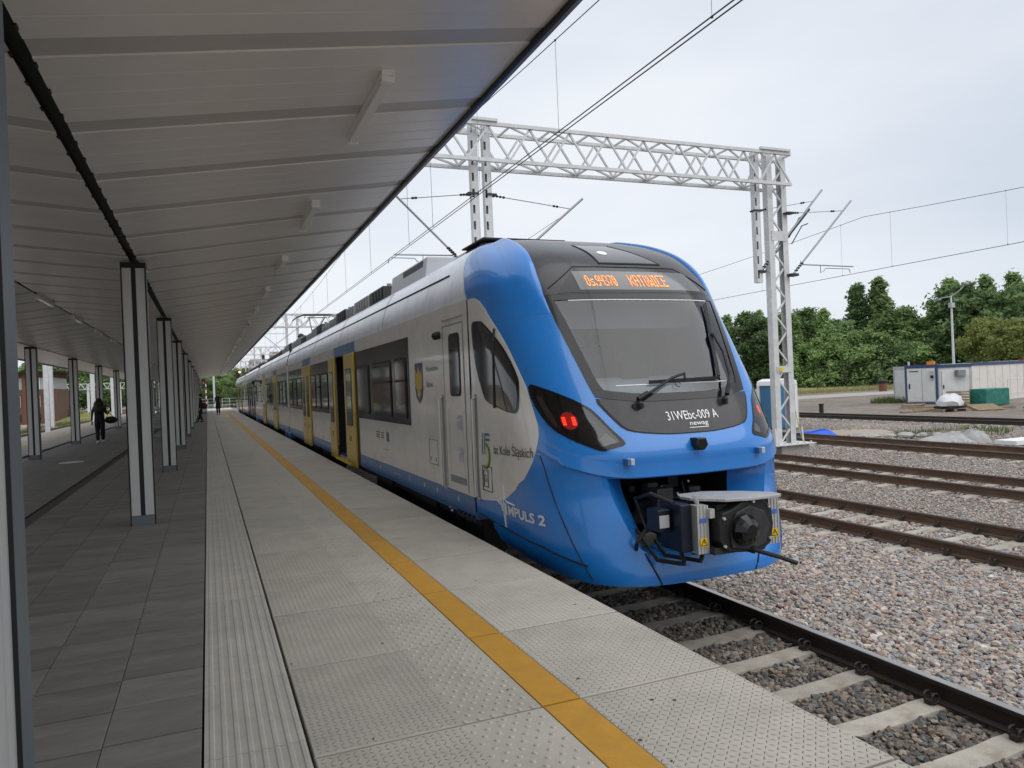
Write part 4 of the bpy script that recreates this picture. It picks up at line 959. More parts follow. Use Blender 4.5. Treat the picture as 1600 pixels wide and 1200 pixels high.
def winband(b,y0,y1,wins,z0=1.05,z1=2.43):
    f=MB(); f.box(XL-.012,XL+.001,y0,y1,z0,z1); f.build('window_band',bandglass,b,bevel=.004)
    for (a,c,tilt) in wins:
        # rounded rubber frame and pane
        def rr_(a,c,z0_,z1_,r,x0,x1,m_,nm,n=5):
            pts=[]
            for cx_,cz_,st in ((c-r,z1_-r,0),(a+r,z1_-r,90),(a+r,z0_+r,180),(c-r,z0_+r,270)):
                for k in range(n): t=R(st+90*k/(n-1)); pts.append((cx_+r*math.cos(t),cz_+r*math.sin(t)))
            f=MB(); f.prism(pts,lambda u,v,t:(t,u,v),x0,x1); return f.build(nm,m_,b)
        rr_(a,c,1.15,2.13,.09,XL-.026,XL-.0125,rubber,'window_frame'); rr_(a+.045,c-.045,1.195,2.085,.06,XL-.031,XL-.0265,winglass,'window_pane')
        if tilt: f=MB(); f.box(XL-.04,XL-.0315,a+.03,c-.03,1.735,1.775); f.build('window_rail',rubber,b)
def leaf(b,y0,y1,x=XL-.03,m_=yellow):
    f=MB(); f.box(x-.02,x+.02,y0,y1,-.02,2.44); lf=f.build('door_leaf',m_,b,bevel=.008)
    c=(y0+y1)/2; w_=(y1-y0)*.30
    pts=[]
    for cy,cz,st in ((c+w_-.06,2.05,0),(c-w_+.06,2.05,90),(c-w_+.06,.92,180),(c+w_-.06,.92,270)):
        for k in range(5): t=R(st+22.5*k); pts.append((cy+.06*math.cos(t),cz+.06*math.sin(t)))
    f=MB(); f.prism(pts,lambda u,v,t:(t,u,v),x-.026,x-.0205); f.build('door_window',rubber,lf)
    f=MB(); f.prism([(c+(u-c)*.86,1.485+(v-1.485)*.965) for u,v in pts],lambda u,v,t:(t,u,v),x-.030,x-.0265); f.build('door_pane',doorglass,lf)
    f=MB(); f.box(x-.024,x-.0205,c-.09,c+.07,.52,.64); f.build('door_sticker',mat('sticker_dark',(.12,.05,.04),.5),lf)
    return lf
def bluetop(b,y0,y1):
    f=MB(); f.box(XL-.004,XL,y0,y1,2.445,2.68); f.build('door_header',bandblue,b)
# car 1
b1=carbody(8.402,29.95,gapy=[(16.55,18.55)],first=True)
f=MB(); f.box(XL-.004,XL,15.75,18.55,2.445,2.675); f.build('door_header',bandblue,b1)
winband(b1,11.27,15.55,[(11.40,12.15,True),(12.45,13.95,True),(14.30,15.42,False)])
leaf(b1,15.78,16.95); leaf(b1,18.35,19.25)
f=MB(); f.box(XL-.006,XL+.02,15.56,15.77,.09,2.44); f.build('door_pillar',rubber,b1); f=MB(); f.box(XL+.0,XL+.02,16.55,16.56,.09,2.44); f.build('door_pillar',rubber,b1)
f=MB(); f.box(XL+.02,XC+1.3,16.4,18.7,.03,.06,0); f.box(XL+.02,XC+1.3,16.4,18.7,2.46,2.5,0); f.build('vestibule_floor',grey,b1)
f=MB(); f.box(XL+.9,XL+.95,17.6,18.7,.06,2.46); f.build('partition',mat('partition_wood',(.30,.15,.08),.4),b1)
f=MB(); f.box(XL+.06,XC+1.3,18.66,18.7,.06,2.46); f.build('vestibule_wall',darkmetal,b1); f=MB(); f.box(XL+.06,XC+1.3,16.4,16.44,.06,2.46); f.build('vestibule_wall',darkmetal,b1)
f=MB(); f.box(XL-.06,XL+.05,16.5,18.6,-.03,.02); f.build('door_step',warn,b1)
winband(b1,19.40,23.0,[(19.6,20.7,False),(20.95,21.7,True),(21.95,22.85,False)])
leaf(b1,23.12,24.05); leaf(b1,24.10,25.03); bluetop(b1,23.1,25.05)
winband(b1,25.1,29.6,[(25.4,26.6,False),(26.9,27.9,True),(28.2,29.3,False)])
# cab door and details
f=MB(); f.box(XL-.006,XL-.001,8.62,9.42,.32,2.42); cd=f.build('cab_door',cream,b1,bevel=.003)
f=MB(); 
for (a,c,z0,z1) in ((8.60,9.44,2.42,2.435),(8.60,9.44,2.50,2.51)): f.box(XL-.008,XL-.001,a,c,z0,z1)
for yv in (8.605,9.43): f.box(XL-.008,XL-.001,yv-.008,yv+.008,.32,2.42)
f.build('door_seal',grey,cd)
pts=[]
for cy,cz,st in ((9.10,2.24,0),(8.80,2.24,90),(8.80,1.58,180),(9.10,1.58,270)):
    for k in range(5): t=R(st+22.5*k); pts.append((cy+.07*math.cos(t),cz+.07*math.sin(t)))
f=MB(); f.prism(pts,lambda u,v,t:(t,u,v),XL-.012,XL-.0065); f.build('door_window',rubber,cd)
f=MB(); f.prism([(8.95+(u-8.95)*.84,1.91+(v-1.91)*.93) for u,v in pts],lambda u,v,t:(t,u,v),XL-.016,XL-.0125); f.build('door_pane',winglass,cd)
f=MB(); f.box(XL-.012,XL-.0062,8.66,9.30,.40,.49); f.build('kick_plate',grey,cd)
f=MB(); f.box(XL-.008,XL-.0062,8.70,8.705,.5,1.35); f.box(XL-.008,XL-.0062,9.28,9.285,.5,1.35); f.build('door_seam',grey,cd)
for z in (1.18,.78):
    f=MB(); f.box(XL-.015,XL-.0062,8.74,8.9,z-.09,z+.09); f.build('handle_recess',lgrey,cd)
    f=MB(); f.tube([(XL-.02,8.98,z+.03),(XL-.045,8.95,z+.03),(XL-.045,8.78,z+.03),(XL-.02,8.76,z+.03)],.012,6); f.build('door_handle',steel,cd)
for yv,z0,z1 in ((9.55,.28,1.50),(8.22,.30,1.50)):
    f=MB(); f.tube([(XL-.005,yv,z0),(XL-.05,yv,z0+.03),(XL-.05,yv,z1-.03),(XL-.005,yv,z1)],.016,8); f.build('grab_rail',alu,b1)
    f=MB(); f.box(XL-.003,XL-.001,yv-.05,yv+.05,z0-.03,z1+.03) if yv>8.4 else f.box(XL-.010,XL-.004,yv-.04,yv+.04,z0-.03,z1+.03); f.build('grab_recess',grey,b1)
f=MB(); f.tube([(XL,9.58,2.33),(XL-.05,9.58,2.33)],.05,12); f.ball((XL-.06,9.58,2.32),.055,10); f.build('side_camera',rubber,b1,smooth=True)
# hatch, decals
f=MB(); f.box(XL-.006,XL-.001,9.85,10.28,.55,.90); hb=f.build('access_hatch',cream,b1)
f=MB()
for (a,c,z0,z1) in ((9.85,10.28,.55,.556),(9.85,10.28,.894,.90),(9.85,9.858,.55,.9),(10.272,10.28,.55,.9)): f.box(XL-.009,XL-.0062,a,c,z0,z1)
for yv in (9.95,10.2): f.box(XL-.009,XL-.0062,yv-.012,yv+.012,.60,.65)
f.build('hatch_edge',txtd,hb)
def sp_(y,z,o=.004): return (XL-o,y,z)
shp=[(10.93,2.0),(10.49,2.0),(10.49,1.60),(10.55,1.48),(10.71,1.40),(10.87,1.48),(10.93,1.60)]
f=MB(); f.prism(shp,lambda u,v,t:(t,u,v),XL-.004,XL-.001); crest=f.build('crest_shield',txtb,b1)
f=MB(); f.prism([(10.71+(u-10.71)*.9,1.72+(v-1.72)*.93) for u,v in shp],lambda u,v,t:(t,u,v),XL-.006,XL-.0041); f.build('crest_field',mat('crest_blue',(.02,.03,.12),.4),crest)
eag=[(10.71,1.96),(10.67,1.90),(10.62,1.83),(10.53,1.93),(10.53,1.66),(10.60,1.60),(10.65,1.62),(10.62,1.53),(10.68,1.50),(10.71,1.45),(10.74,1.50),(10.80,1.53),(10.77,1.62),(10.82,1.60),(10.89,1.66),(10.89,1.93),(10.80,1.83),(10.75,1.90)]
f=MB(); f.add([(XL-.0065,a,b_) for a,b_ in eag],[tuple(range(len(eag)))]); f.build('crest_eagle',gold,crest)
put_text('region_text','Województwo',lambda u,v:(XL-.003,10.33-u,1.84+v),.62,.10,txtb,b1); put_text('region_text','Śląskie',lambda u,v:(XL-.003,10.33-u,1.62+v),.34,.12,txtb,b1)
f=MB()
for i,(ya_,yb__) in enumerate(((13.9,13.6),(13.5,13.25))):
    for k in range(3): f.box(XL-.003,XL-.001,yb__,ya_,.83-.045*k,.85-.045*k)
f.box(XL-.003,XL-.001,12.9,13.45-.45+.35,.55,.557); f.box(XL-.003,XL-.001,13.25,13.55,.38,.386)
f.build('funding_notice',txtd,b1); f=MB(); f.box(XL-.003,XL-.001,12.85,13.05,.70,.87); f.build('flag_sticker',txtb,b1)
put_text('sill_text','31WEbc-009A',lambda u,v:(XL-.004,12.6-u,.17+v),.5,.05,lgrey,b1)
f=MB()
for yv in (9.0,9.95,10.6,11.5,13.6): f.box(XL-.0045,XL-.0015,yv,yv+.06,.17,.23)
f.build('sill_sticker',lgrey,b1)
# car 2..4
y=30.2
cars=[(30.2,48.85),(49.1,67.8),(68.05,86.5)]
for i,(a,c) in enumerate(cars):
    gp=[(53.0,54.8),(58.2,60.0)] if i==1 else None
    b=carbody(a,c,gp)
    if i==0: doors=[(34.9,36.8),(42.0,43.8)]
    elif i==1: doors=[]
    else: doors=[(72,74),(79.5,81.5)]
    yy=a+.3
    for d0,d1 in doors:
        winband(b,yy,d0-.1,[(yy+.3+ (d0-.1-yy)/3*k,yy+(d0-.1-yy)/3*(k+1)-.1,k==1) for k in range(3)])
        leaf(b,d0,(d0+d1)/2-.02); leaf(b,(d0+d1)/2+.02,d1); bluetop(b,d0,d1); yy=d1+.1
    if i==1:
        winband(b,a+.3,52.2,[(49.8,50.7,True),(51,51.9,False)]); winband(b,55.6,57.4,[(55.8,57.2,False)]); winband(b,60.8,c-.3,[(61.2,62.5,True),(63,64.2,False),(65,66.5,False)])
        for g in gp: leaf(b,g[0]-.75,g[0]+.05,m_=bandglass); leaf(b,g[1]-.05,g[1]+.75,m_=bandglass); f=MB(); f.box(XL+.3,XC+1.2,g[0],g[1],.05,2.46); f.build('vestibule',rubber,b)
    else: winband(b,yy,c-.3,[(yy+.3,yy+1.3,False),(yy+1.7,yy+2.9,True)])
    # inter-car corrugated gangway
    g=MB(); g.box(XC-1.22,XC+1.22,a-.26,a+.02,.05,3.2); g.build('gangway',rubber,train)
    f=MB(); f.box(XC-1.52,XC-1.2,a-.9,a-.5,-.15,.12); f.box(XC-1.52,XC-1.2,a+.35,a+.75,-.15,.12); f.build('end_damper',bandblue,train,bevel=.03)
f=MB(); f.tube([(XL-.02,49,2.45),(XL-.22,48.9,2.42)],.05,8); f.ball((XL-.25,48.9,2.35),.1,8,sz=(1,1,1.3)); f.build('side_camera',rubber,train)
# tail nose (simple rounded end of the last car)
f=MB(); pr=[(-1.42,.1),(-1.43,2.6),(-1.25,3.25),(-.9,3.45),(.9,3.45),(1.25,3.25),(1.43,2.6),(1.42,.1)]
v=[];
for k,(yy_,s_,dz) in enumerate(((86.5,1,0),(88.0,.96,.05),(89.2,.85,.35),(90.0,.7,.9))):
    for u,w_ in pr: v.append((XC+u*s_,yy_,w_ if w_<1 else w_-dz*(w_-.1)/3.35))
n=len(pr); f.add(v,[(k*n+i,k*n+i+1,(k+1)*n+i+1,(k+1)*n+i) for k in range(3) for i in range(n-1)]+[tuple(range(3*n,4*n))]); f.build('tail_nose',blue,train,smooth=True)
# underframe, bogies
f=MB()
f.box(XC-1.28,XC+1.28,9.0,29.6,-.12,.02); f.box(XC-1.30,XC+1.3,30.4,86,-.15,.02)
for yv in (10.4,13.2,20.5,22.5,26,33,38,43,46,52,57,62,72,77,82): f.box(XC-1.33,XC-.9,yv,yv+1.3,-.48,-.02)
f.build('underframe',under,train)
for yb__ in (10.9,30.1,49.0,67.9,83.5):
    f=MB()
    for s_ in (-1,1):
        f.box(XC+s_*1.05-.09,XC+s_*1.05+.09,yb__-1.9,yb__+1.9,-.28,-.05)
        for wy in (-1.2,1.2):
            f.box(XC+s_*1.12-.12,XC+s_*1.12+.12,yb__+wy-.2,yb__+wy+.2,-.5,-.1)
            f.tube([(XC+s_*.68,yb__+wy,-.34),(XC+s_*.82,yb__+wy,-.34)],.42,20)
        f.tube([(XC+s_*1.2,yb__-.4,-.1),(XC+s_*1.2,yb__+.4,-.3)],.05,6)
    f.build('bogie',under,train)
f=MB(); f.box(XC-1.37,XC-1.1,8.45,9.25,-.05,.06); 
for k in range(5): f.box(XC-1.40,XC-1.36,8.5+.15*k,8.6+.15*k,-.02,.05)
f.box(XC-1.3,XC-1.0,8.5,9.2,-.40,-.06); f.build('cab_step',darkmetal,train)
f=MB(); f.ball((XC-1.42,9.36,.0),.022,8); f.ball((XC-1.4,9.5,.02),.018,8); f.build('step_light',alu,train)
# roof equipment
f=MB(); f.prism([(-.95,3.38),(-.80,3.59),(.42,3.59),(.60,3.40)],lambda u,v,t:(XC+u,t,v),9.4,10.6); f.build('roof_box',visor,train,bevel=.03)
f=MB(); f.box(XC-.85,XC+.38,9.3,10.2,3.60,3.62); f.build('roof_box_lid',rubber,train)
f=MB(); f.prism([(-1.05,3.38),(-1.0,3.74),(.95,3.74),(1.05,3.38)],lambda u,v,t:(XC+u,t,v),11.5,13.9); hv=f.build('air_conditioning_unit',lgrey,train,bevel=.02)
f=MB(); f.box(XC-1.02,XC-.99,11.7,13.0,3.45,3.7); f.build('vent_grille',darkmetal,hv)
rr=random.Random(5); k=0; yv=14.4
while yv<36:
    ln=rr.uniform(.9,1.6); h=rr.uniform(.14,.24)
    f=MB(); f.box(XC-1.08,XC-.55,yv,yv+ln,3.40,3.45+h); 
    for j in range(int(ln/.28)): f.box(XC-1.10,XC-1.08,yv+.05+.28*j,yv+.2+.28*j,3.44,3.42+h)
    f.build('roof_equipment',grey if k%3 else darkmetal,train,bevel=.01)
    f=MB(); f.tube([(XC-.9,yv+.2,3.45+h),(XC-.9,yv+.2,3.52+h)],.05,8); f.build('insulator',grey,train); k+=1; yv+=ln+rr.uniform(.05,.2)
f=MB(); f.box(XC-1.0,XC+1.0,36,46,3.45,3.62); f.box(XC-1.0,XC+1.0,50,66,3.45,3.62); f.box(XC-1.0,XC+1,70,84,3.45,3.6); f.build('roof_equipment',rubber,train)
f=MB(); f.tube([(XC-.95,29.2,3.4),(XC-.95,29.2,3.72)],.06,8); f.ball((XC-.95,29.2,3.75),.13,8); f.build('roof_horn',rubber,train)
# pantograph, raised
py=31.6
f=MB()
f.box(XC-.5,XC+.5,py-.6,py+.6,3.50,3.56)
for sx_ in (-.45,.45):
    for sy_ in (-.5,.5): f.tube([(XC+sx_,py+sy_,3.45),(XC+sx_,py+sy_,3.62)],.05,8)
pan=f.build('pantograph',steel,train)
f=MB(); f.tube([(XC,py-.4,3.62),(XC,py+1.1,4.12)],.035,6); f.build('lower_arm',darkmetal,pan)
f=MB(); f.tube([(XC-.06,py+1.1,4.12),(XC-.32,py-.0,4.70)],.02,6); f.tube([(XC+.06,py+1.1,4.12),(XC+.32,py-.0,4.70)],.02,6); f.build('upper_arm',darkmetal,pan)
f=MB(); 
for yo in (-.25,.15): f.tube([(XC-.98,py+yo,4.58),(XC-.80,py+yo,4.72),(XC-.55,py+yo,4.81),(XC+.55,py+yo,4.81),(XC+.80,py+yo,4.72),(XC+.98,py+yo,4.58)],.022,6)
f.beam((XC-.5,py-.25,4.72),(XC-.5,py+.15,4.72),.03); f.beam((XC+.5,py-.25,4.72),(XC+.5,py+.15,4.72),.03); f.tube([(XC-.4,py-.05,4.70),(XC+.4,py-.05,4.70)],.02,6); f.build('collector_head',rubber,pan)
# ================================================================ CATENARY
def truss_beam(par,y,x0,x1,z0,z1,dep=.8,detail=True,bay=1.15):
    cc=[(y-dep/2,z0),(y+dep/2,z0),(y-dep/2,z1),(y+dep/2,z1)]
    for yy_,zz in cc:
        f=MB(); f.box(x0,x1,yy_-.05,yy_+.05,zz-.05,zz+.05) if False else f.beam((x0,yy_,zz),(x1,yy_,zz),.09,.09); f.build('chord',steel,par)
    n=int(round((x1-x0)/bay)); 
    def br(p,q,w_=.05):
        f=MB(); f.beam(p,q,w_,w_); return f
    if detail:
        for i in range(n):
            a=x0+(x1-x0)*i/n; c=x0+(x1-x0)*(i+1)/n; m_=(a+c)/2
            for yy_ in (y-dep/2+.03,y+dep/2-.03):
                br((a,yy_,z0+.04),(m_,yy_,z1-.04)).build('brace',steel,par); br((m_,yy_,z1-.04),(c,yy_,z0+.04)).build('brace',steel,par)
            for zz in (z0+.03,z1-.03):
                br((a,y-dep/2,zz),(c,y+dep/2,zz),.045).build('brace',steel,par); br((c,y-dep/2,zz),(c,y+dep/2,zz),.045).build('brace',steel,par)
    else:
        f=MB()
        for i in range(n):
            a=x0+(x1-x0)*i/n; c=x0+(x1-x0)*(i+1)/n; m_=(a+c)/2
            for yy_ in (y-dep/2,y+dep/2): f.beam((a,yy_,z0),(m_,yy_,z1),.06); f.beam((m_,yy_,z1),(c,yy_,z0),.06)
        o=f.build('brace',steel,par)
def drop_post(par,x,y,z0,z1,holes=True):
    f=MB()
    # two channels back to back with cut-outs: flanges plus a web of short rungs
    f.box(x-.10,x-.085,y-.09,y+.09,z0,z1); f.box(x+.085,x+.10,y-.09,y+.09,z0,z1); f.box(x-.085,x+.085,y+.075,y+.09,z0,z1)
    n=int((z1-z0)/.42)
    for i in range(n+1): zz=z0+(z1-z0)*i/max(n,1); f.box(x-.085,x-.02,y-.085,y-.07,max(zz-.08,z0),min(zz+.12,z1))
    f.box(x-.02,x+.085,y-.085,y-.07,z0,z1)
    return f.build('drop_post',steel,par)
def lattice_leg(par,x,y,z0,z1,w_=.55,detail=True):
    for s_ in (-1,1):
        f=MB(); c=x+s_*w_/2; f.box(c-.10,c+.10,y-.11,y-.095,z0,z1); f.box(c-.10,c+.10,y+.095,y+.11,z0,z1); f.box(c+s_*.085 if s_>0 else c-.10,c+.10 if s_>0 else c-.085,y-.095,y+.095,z0,z1); f.build('leg_channel',steel,par)
    n=int((z1-z0)/.98); 
    for i in range(n):
        a=z0+(z1-z0)*i/n; c=z0+(z1-z0)*(i+.5)/n; e=z0+(z1-z0)*(i+1)/n
        f=MB(); f.beam((x-w_/2+.05,y-.07,a),(x+w_/2-.05,y-.07,c),.035,.05); f.build('lacing',steel,par)
        f=MB(); f.beam((x+w_/2-.05,y-.07,c),(x-w_/2+.05,y-.07,e),.035,.05); f.build('lacing',steel,par)
g=thing('portal_gantry','nearest grey lattice portal frame spanning the tracks above the front of the train','gantry',(16.64,18.2,-.96),'portal frames carrying the overhead wires')
truss_beam(g,18.2,-3.0,16.95,7.42,8.36)
lattice_leg(g,16.64,18.2,-.60,8.42)
f=MB(); f.box(15.9,17.5,17.75,18.65,-.63,-.60); 
for k in range(6):
    for s_ in (-1,1): f.tube([(16.05+.26*k,18.2+s_*.38,-.66),(16.05+.26*k,18.2+s_*.38,-.54)],.025,6)
for xx in (16.1,17.15): f.add([(xx,17.95,-.6),(xx+.06,17.95,-.6),(xx+.06,18.0,-.1),(xx,18.0,-.1)],[(0,1,2,3)])
f.build('base_plate',steel,g)
f=MB(); f.box(16.25,17.35,17.9,18.5,-1.0,-.64); f.build('foundation_block',conc,g)
f=MB(); f.box(16.36,16.92,18.07,18.085,5.72,6.02); f.build('stiffener_plate',steel,g); f=MB(); f.box(16.36,16.92,18.07,18.085,1.62,1.82); f.build('stiffener_plate',steel,g)
f=MB(); f.box(16.42,16.56,18.05,18.068,1.66,1.78); f.build('warning_plate',warn,g)
f=MB(); f.tube([(16.95,18.0,.4),(17.02,17.95,-.2),(17.15,17.9,-.62)],.014,5); f.build('earth_wire',mat('earth_cable',(.45,.5,.12),.5),g)
drop_post(g,6.66,18.2,4.3,8.5); drop_post(g,7.02,18.2,4.3,8.5); drop_post(g,15.88,18.2,4.42,8.45)
for q_ in ((6.5,7.2,17.7,17.8),(6.5,7.2,18.6,18.7),(15.75,16.9,17.7,17.8)): f=MB(); f.box(*q_,8.41,8.48); f.build('clamp',steel,g)
wirem=mat('wire_dark',(.03,.03,.03),.5); tubem=mat('cantilever_tube',(.30,.31,.32),.4,metal=.5)
def cantilever(y,xp,dr,zt,label,tip,foot,reg,arm,group='cantilevers'):
    """xp post x, dr direction, tip (x,z) upper end of strut, foot (x,z)"""
    t=thing('wire_cantilever',label,'cantilever',(xp,y,foot[1]),group)
    f=MB(); f.tube([(foot[0],y,foot[1]),(tip[0],y,tip[1])],.032,8); f.build('strut_tube',tubem,t)
    m_=.86; px_=foot[0]+(tip[0]-foot[0])*m_; pz=foot[1]+(tip[1]-foot[1])*m_
    f=MB(); f.tube([(xp,y,zt),(px_,y,pz)],.012,6); f.build('tie_rod',tubem,t)
    f=MB(); d=Vector((px_-xp,0,pz-zt)); 
    for k in (.08,.12,.16,.78,.82): p=Vector((xp,y,zt))+d*k; f.ball(p,.035,8,sz=(1.3,1,1))
    f.build('insulator',rubber,t)
    f=MB(); f.box(foot[0]-.14,foot[0]+.14,y-.13,y+.13,foot[1]-.04,foot[1]+.04); f.box(xp-.15,xp+.15,y-.12,y+.12,zt-.025,zt+.025); f.build('bracket',darkmetal,t)
    f=MB(); p0=Vector((foot[0],y,foot[1])); dd=Vector((tip[0]-foot[0],0,tip[1]-foot[1]))
    for k in (.06,.09,.12,.15): f.ball(p0+dd*k,.06,8,sz=(1,1,.6))
    f.build('insulator',rubber,t)
    if reg:
        (xa,xb,zr)=reg; f=MB(); f.tube([(xa,y,zr),(xb,y,zr-.02)],.022,6); 
        k=(xa-foot[0])/(tip[0]-foot[0]) ; zz=foot[1]+(tip[1]-foot[1])*max(k,.1); f.tube([(xa,y,zr),(xa,y,zr+.12)],.012,5); f.build('registration_tube',tubem,t)
        f=MB(); xa2,xb2=arm; s_=1 if xb2>xa2 else -1
        f.tube([(xa2,y,zr),(xa2,y,zr-.25),(xa2+s_*.15,y,zr-.18),(xa2+s_*.22,y,zr-.10),(xb2,y,zr-.10),(xb2+s_*.05,y,zr-.16),(xb2+s_*.06,y,zr-.24)],.014,6); f.build('steady_arm',tubem,t)
    return t
cantilever(18.2,6.6,-1,6.62,'overhead wire cantilever above the train, reaching out from under the canopy edge',(4.4,6.62),(6.15,4.93),(6.0,4.45,5.0),(5.2,4.36))
cantilever(18.2,7.1,1,6.62,'short raised cantilever tube right of the twin drop posts',(9.85,6.68),(7.2,4.5),None,None)
cantilever(18.2,15.9,1,6.64,'dark double cantilever tube clamped to the short drop post of the portal',(18.6,7.46),(15.96,4.76),None,None)
f=MB(); f.tube([(16.05,18.35,4.72),(18.2,18.35,6.85)],.03,6); f.tube([(17.3,18.35,5.9),(17.75,18.35,6.55),(18.0,18.35,6.68)],.018,5); f.tube([(17.4,18.35,5.7),(17.85,18.35,6.3),(18.1,18.35,6.38)],.018,5); tag(f.build('spare_cantilever_tube',darkmetal),'thin dark tube with two hooked wires parallel to the portal cantilever','tube')
cantilever(18.0,17.0,1,6.58,'light grey cantilever on the right of the portal leg with registration arm',(19.62,7.12),(17.05,4.65),(17.4,19.6,4.99),(18.2,19.4))
def wires(label,x,ybr,zc=4.86,zm=6.45,zmast=6.68,y0=-6,y1=190,twin=True,sp=None,hang=None,r=.007,masts=(18.2,65,111,157)):
    t=thing('overhead_line',label,'overhead wire',(x,18,zc))
    for dx_ in ((-.035,.035) if twin else (0,)):
        f=MB(); f.tube([(x+dx_,y0,zc),(x+dx_,18.2,zc),(x+dx_,65,zc),(x+dx_,y1,zc)],r,5); f.build('contact_wire',wirem,t)
    def zmf(y):
        ms=[-28]+list(masts)+[203]
        for a,b in zip(ms,ms[1:]):
            if a<=y<=b: u=(y-a)/(b-a); return zmast-4*(zmast-5.75)*u*(1-u)
        return zmast
    f=MB(); ys=np.linspace(y0,y1,90); f.tube([(x,y,zmf(y)) for y in ys],r*.9,5); f.build('messenger_wire',wirem,t)
    hs=hang or list(np.arange(y0+1,70,4.2))
    for y in hs:
        f=MB(); f.tube([(x,y,zc+.01),(x,y,zmf(y))],.0028 if y<14 else .004,4); f.ball((x,y,zc+.02),.016,6); f.ball((x,y,zmf(y)),.018,6); f.build('dropper',wirem,t)
    return t
wires('twin overhead contact wires running above the blue train',4.35,None,hang=[5.45,8.6,11.6,14.4,16.3,20.5,24.5,28.5,32.5,37,41,46,51,56,61],r=.0075)
wires('overhead contact and messenger wire over the tracks at the right',20.4,None,hang=[13.5,17.2,19.2,23.2,27.5,32,37,42],twin=False,r=.009)
wires('overhead wire over the second track, mostly hidden behind the train',10.0,None,y0=20,hang=[24,28,32,38,44,50],twin=False,r=.008)
# far portals
for k,(yy_,x0,x1,lb) in enumerate(((65,-11.5,26,'second portal frame along the track, seen above the train roof behind the pantograph'),(111,-11.5,30,'third portal frame along the track, small above the train roof'),(157,-13,32,'fourth portal frame, close to the far trees'),(195,-16,34,'farthest portal frame at the vanishing point'))):
    t=thing('portal_gantry',lb,'gantry',(6.8,yy_,-.96),'portal frames carrying the overhead wires')
    truss_beam(t,yy_,x0,x1,7.15,8.2,detail=False,bay=1.2)
    for x in (6.4,7.3): f=MB(); f.box(x-.1,x+.1,yy_-.1,yy_+.1,-.9,8.3); f.build('leg_channel',steel,t)
    for x in (x0+.3,x1-.3): f=MB(); f.box(x-.16,x+.16,yy_-.16,yy_+.16,-.9,8.3); f.build('leg_channel',steel,t)
    f=MB(); f.beam((4.4,yy_,6.6),(6.3,yy_,4.9),.05); f.tube([(6.3,yy_,6.6),(4.4,yy_,6.6)],.02,5); f.beam((9.5,yy_,6.6),(7.4,yy_,4.9),.05); f.build('cantilever_tube',tubem,t)
# masts left and at the platform end
def mast(x,y,h,label,lamp=False,r=.17):
    t=thing('catenary_mast',label,'mast',(x,y,-1))
    f=MB(); f.box(x-r,x+r,y-r,y+r,-1,h-1); f.build('pole',steel,t)
    f=MB(); f.box(x-r*2,x+r*2,y-r*2,y+r*2,-1.02,-.75); f.build('footing',conc,t)
    f=MB(); f.tube([(x,y,h-2),(x+2.2,y,h-1.4)],.04,5); f.tube([(x,y,h-1.3),(x+2.2,y,h-1.4)],.02,5); f.build('arm',tubem,t)
mast(-13.9,82,8.5,'thick pale mast left of the brick signal building, seen between the left columns',r=.30)
mast(-13.2,62,8.5,'pale mast standing behind the walking woman',r=.16) if False else None
mast(-11.9,95,8.5,'pale mast right behind the head of the walking woman',r=.2)
mast(-12.3,120,8.5,'pale mast to the right of the walking woman, farther back',r=.2)
mast(-10.9,104,8.5,'pale mast just left of the fifth left-row column',r=.16)
mast(-1.2,112,8.5,'tall white mast at the far end of the platform, left one of the pair',r=.13)
mast(.9,112,8.5,'tall white mast at the far end of the platform behind the standing person',r=.13)
mast(-2.3,118,8.5,'white mast at the far platform end nearest to the right column row',r=.15)
# low portal on the left in the distance
t=thing('portal_gantry','low wide portal frame among the trees beyond the left tracks','gantry',(-22,150,-1))
truss_beam(t,150,-27,-6,3.6,4.6,detail=False,bay=1.2)
for x in (-26.5,-19.5,-14.5,-8): f=MB(); f.box(x-.2,x+.2,149.8,150.2,-1,4.6); f.build('leg_channel',steel,t)
# signal with red light and striped post
t=thing('railway_signal','railway signal showing red on a red and white banded post at the platform end','signal',(-.15,106,0))
for k in range(8):
    f=MB(); f.tube([(-.15,106,.4*k),(-.15,106,.4*k+.4)],.07,8); f.build('post_band',txtw if k%2 else mat('band_red',(.35,.02,.02),.5),t)
f=MB(); f.box(-.65,-.2,105.9,106.1,2.6,3.9); f.build('signal_head',rubber,t)
f=MB(); f.ball((-.42,105.88,3.3),.13,10,sz=(1,.3,1)); f.build('red_lamp',redglow,t)
t=thing('platform_fence','low pale fence at the far end of the platform','fence',(0,118,0))
for k in range(9): f=MB(); f.box(-3+1.0*k,-2.94+1.0*k,118,118.06,-.6,1.1); f.build('post',steel,t)
for z in (.2,.65,1.08): f=MB(); f.box(-3,5,118.01,118.05,z,z+.04); f.build('rail',steel,t)
t=thing('warning_lamp','small glowing orange lamp above the far end of the train','lamp',(3.9,100,4.4))
f=MB(); f.ball((3.9,100,4.45),.13,8); f.build('lens',mat('lamp_orange',(.9,.3,.05),.4,emit=(1,.35,.12),es=3),t); f=MB(); f.box(3.5,3.85,100,100.2,3.7,4.5); f.box(3.62,3.7,100.05,100.12,-.9,3.7); f.build('housing',rubber,t)
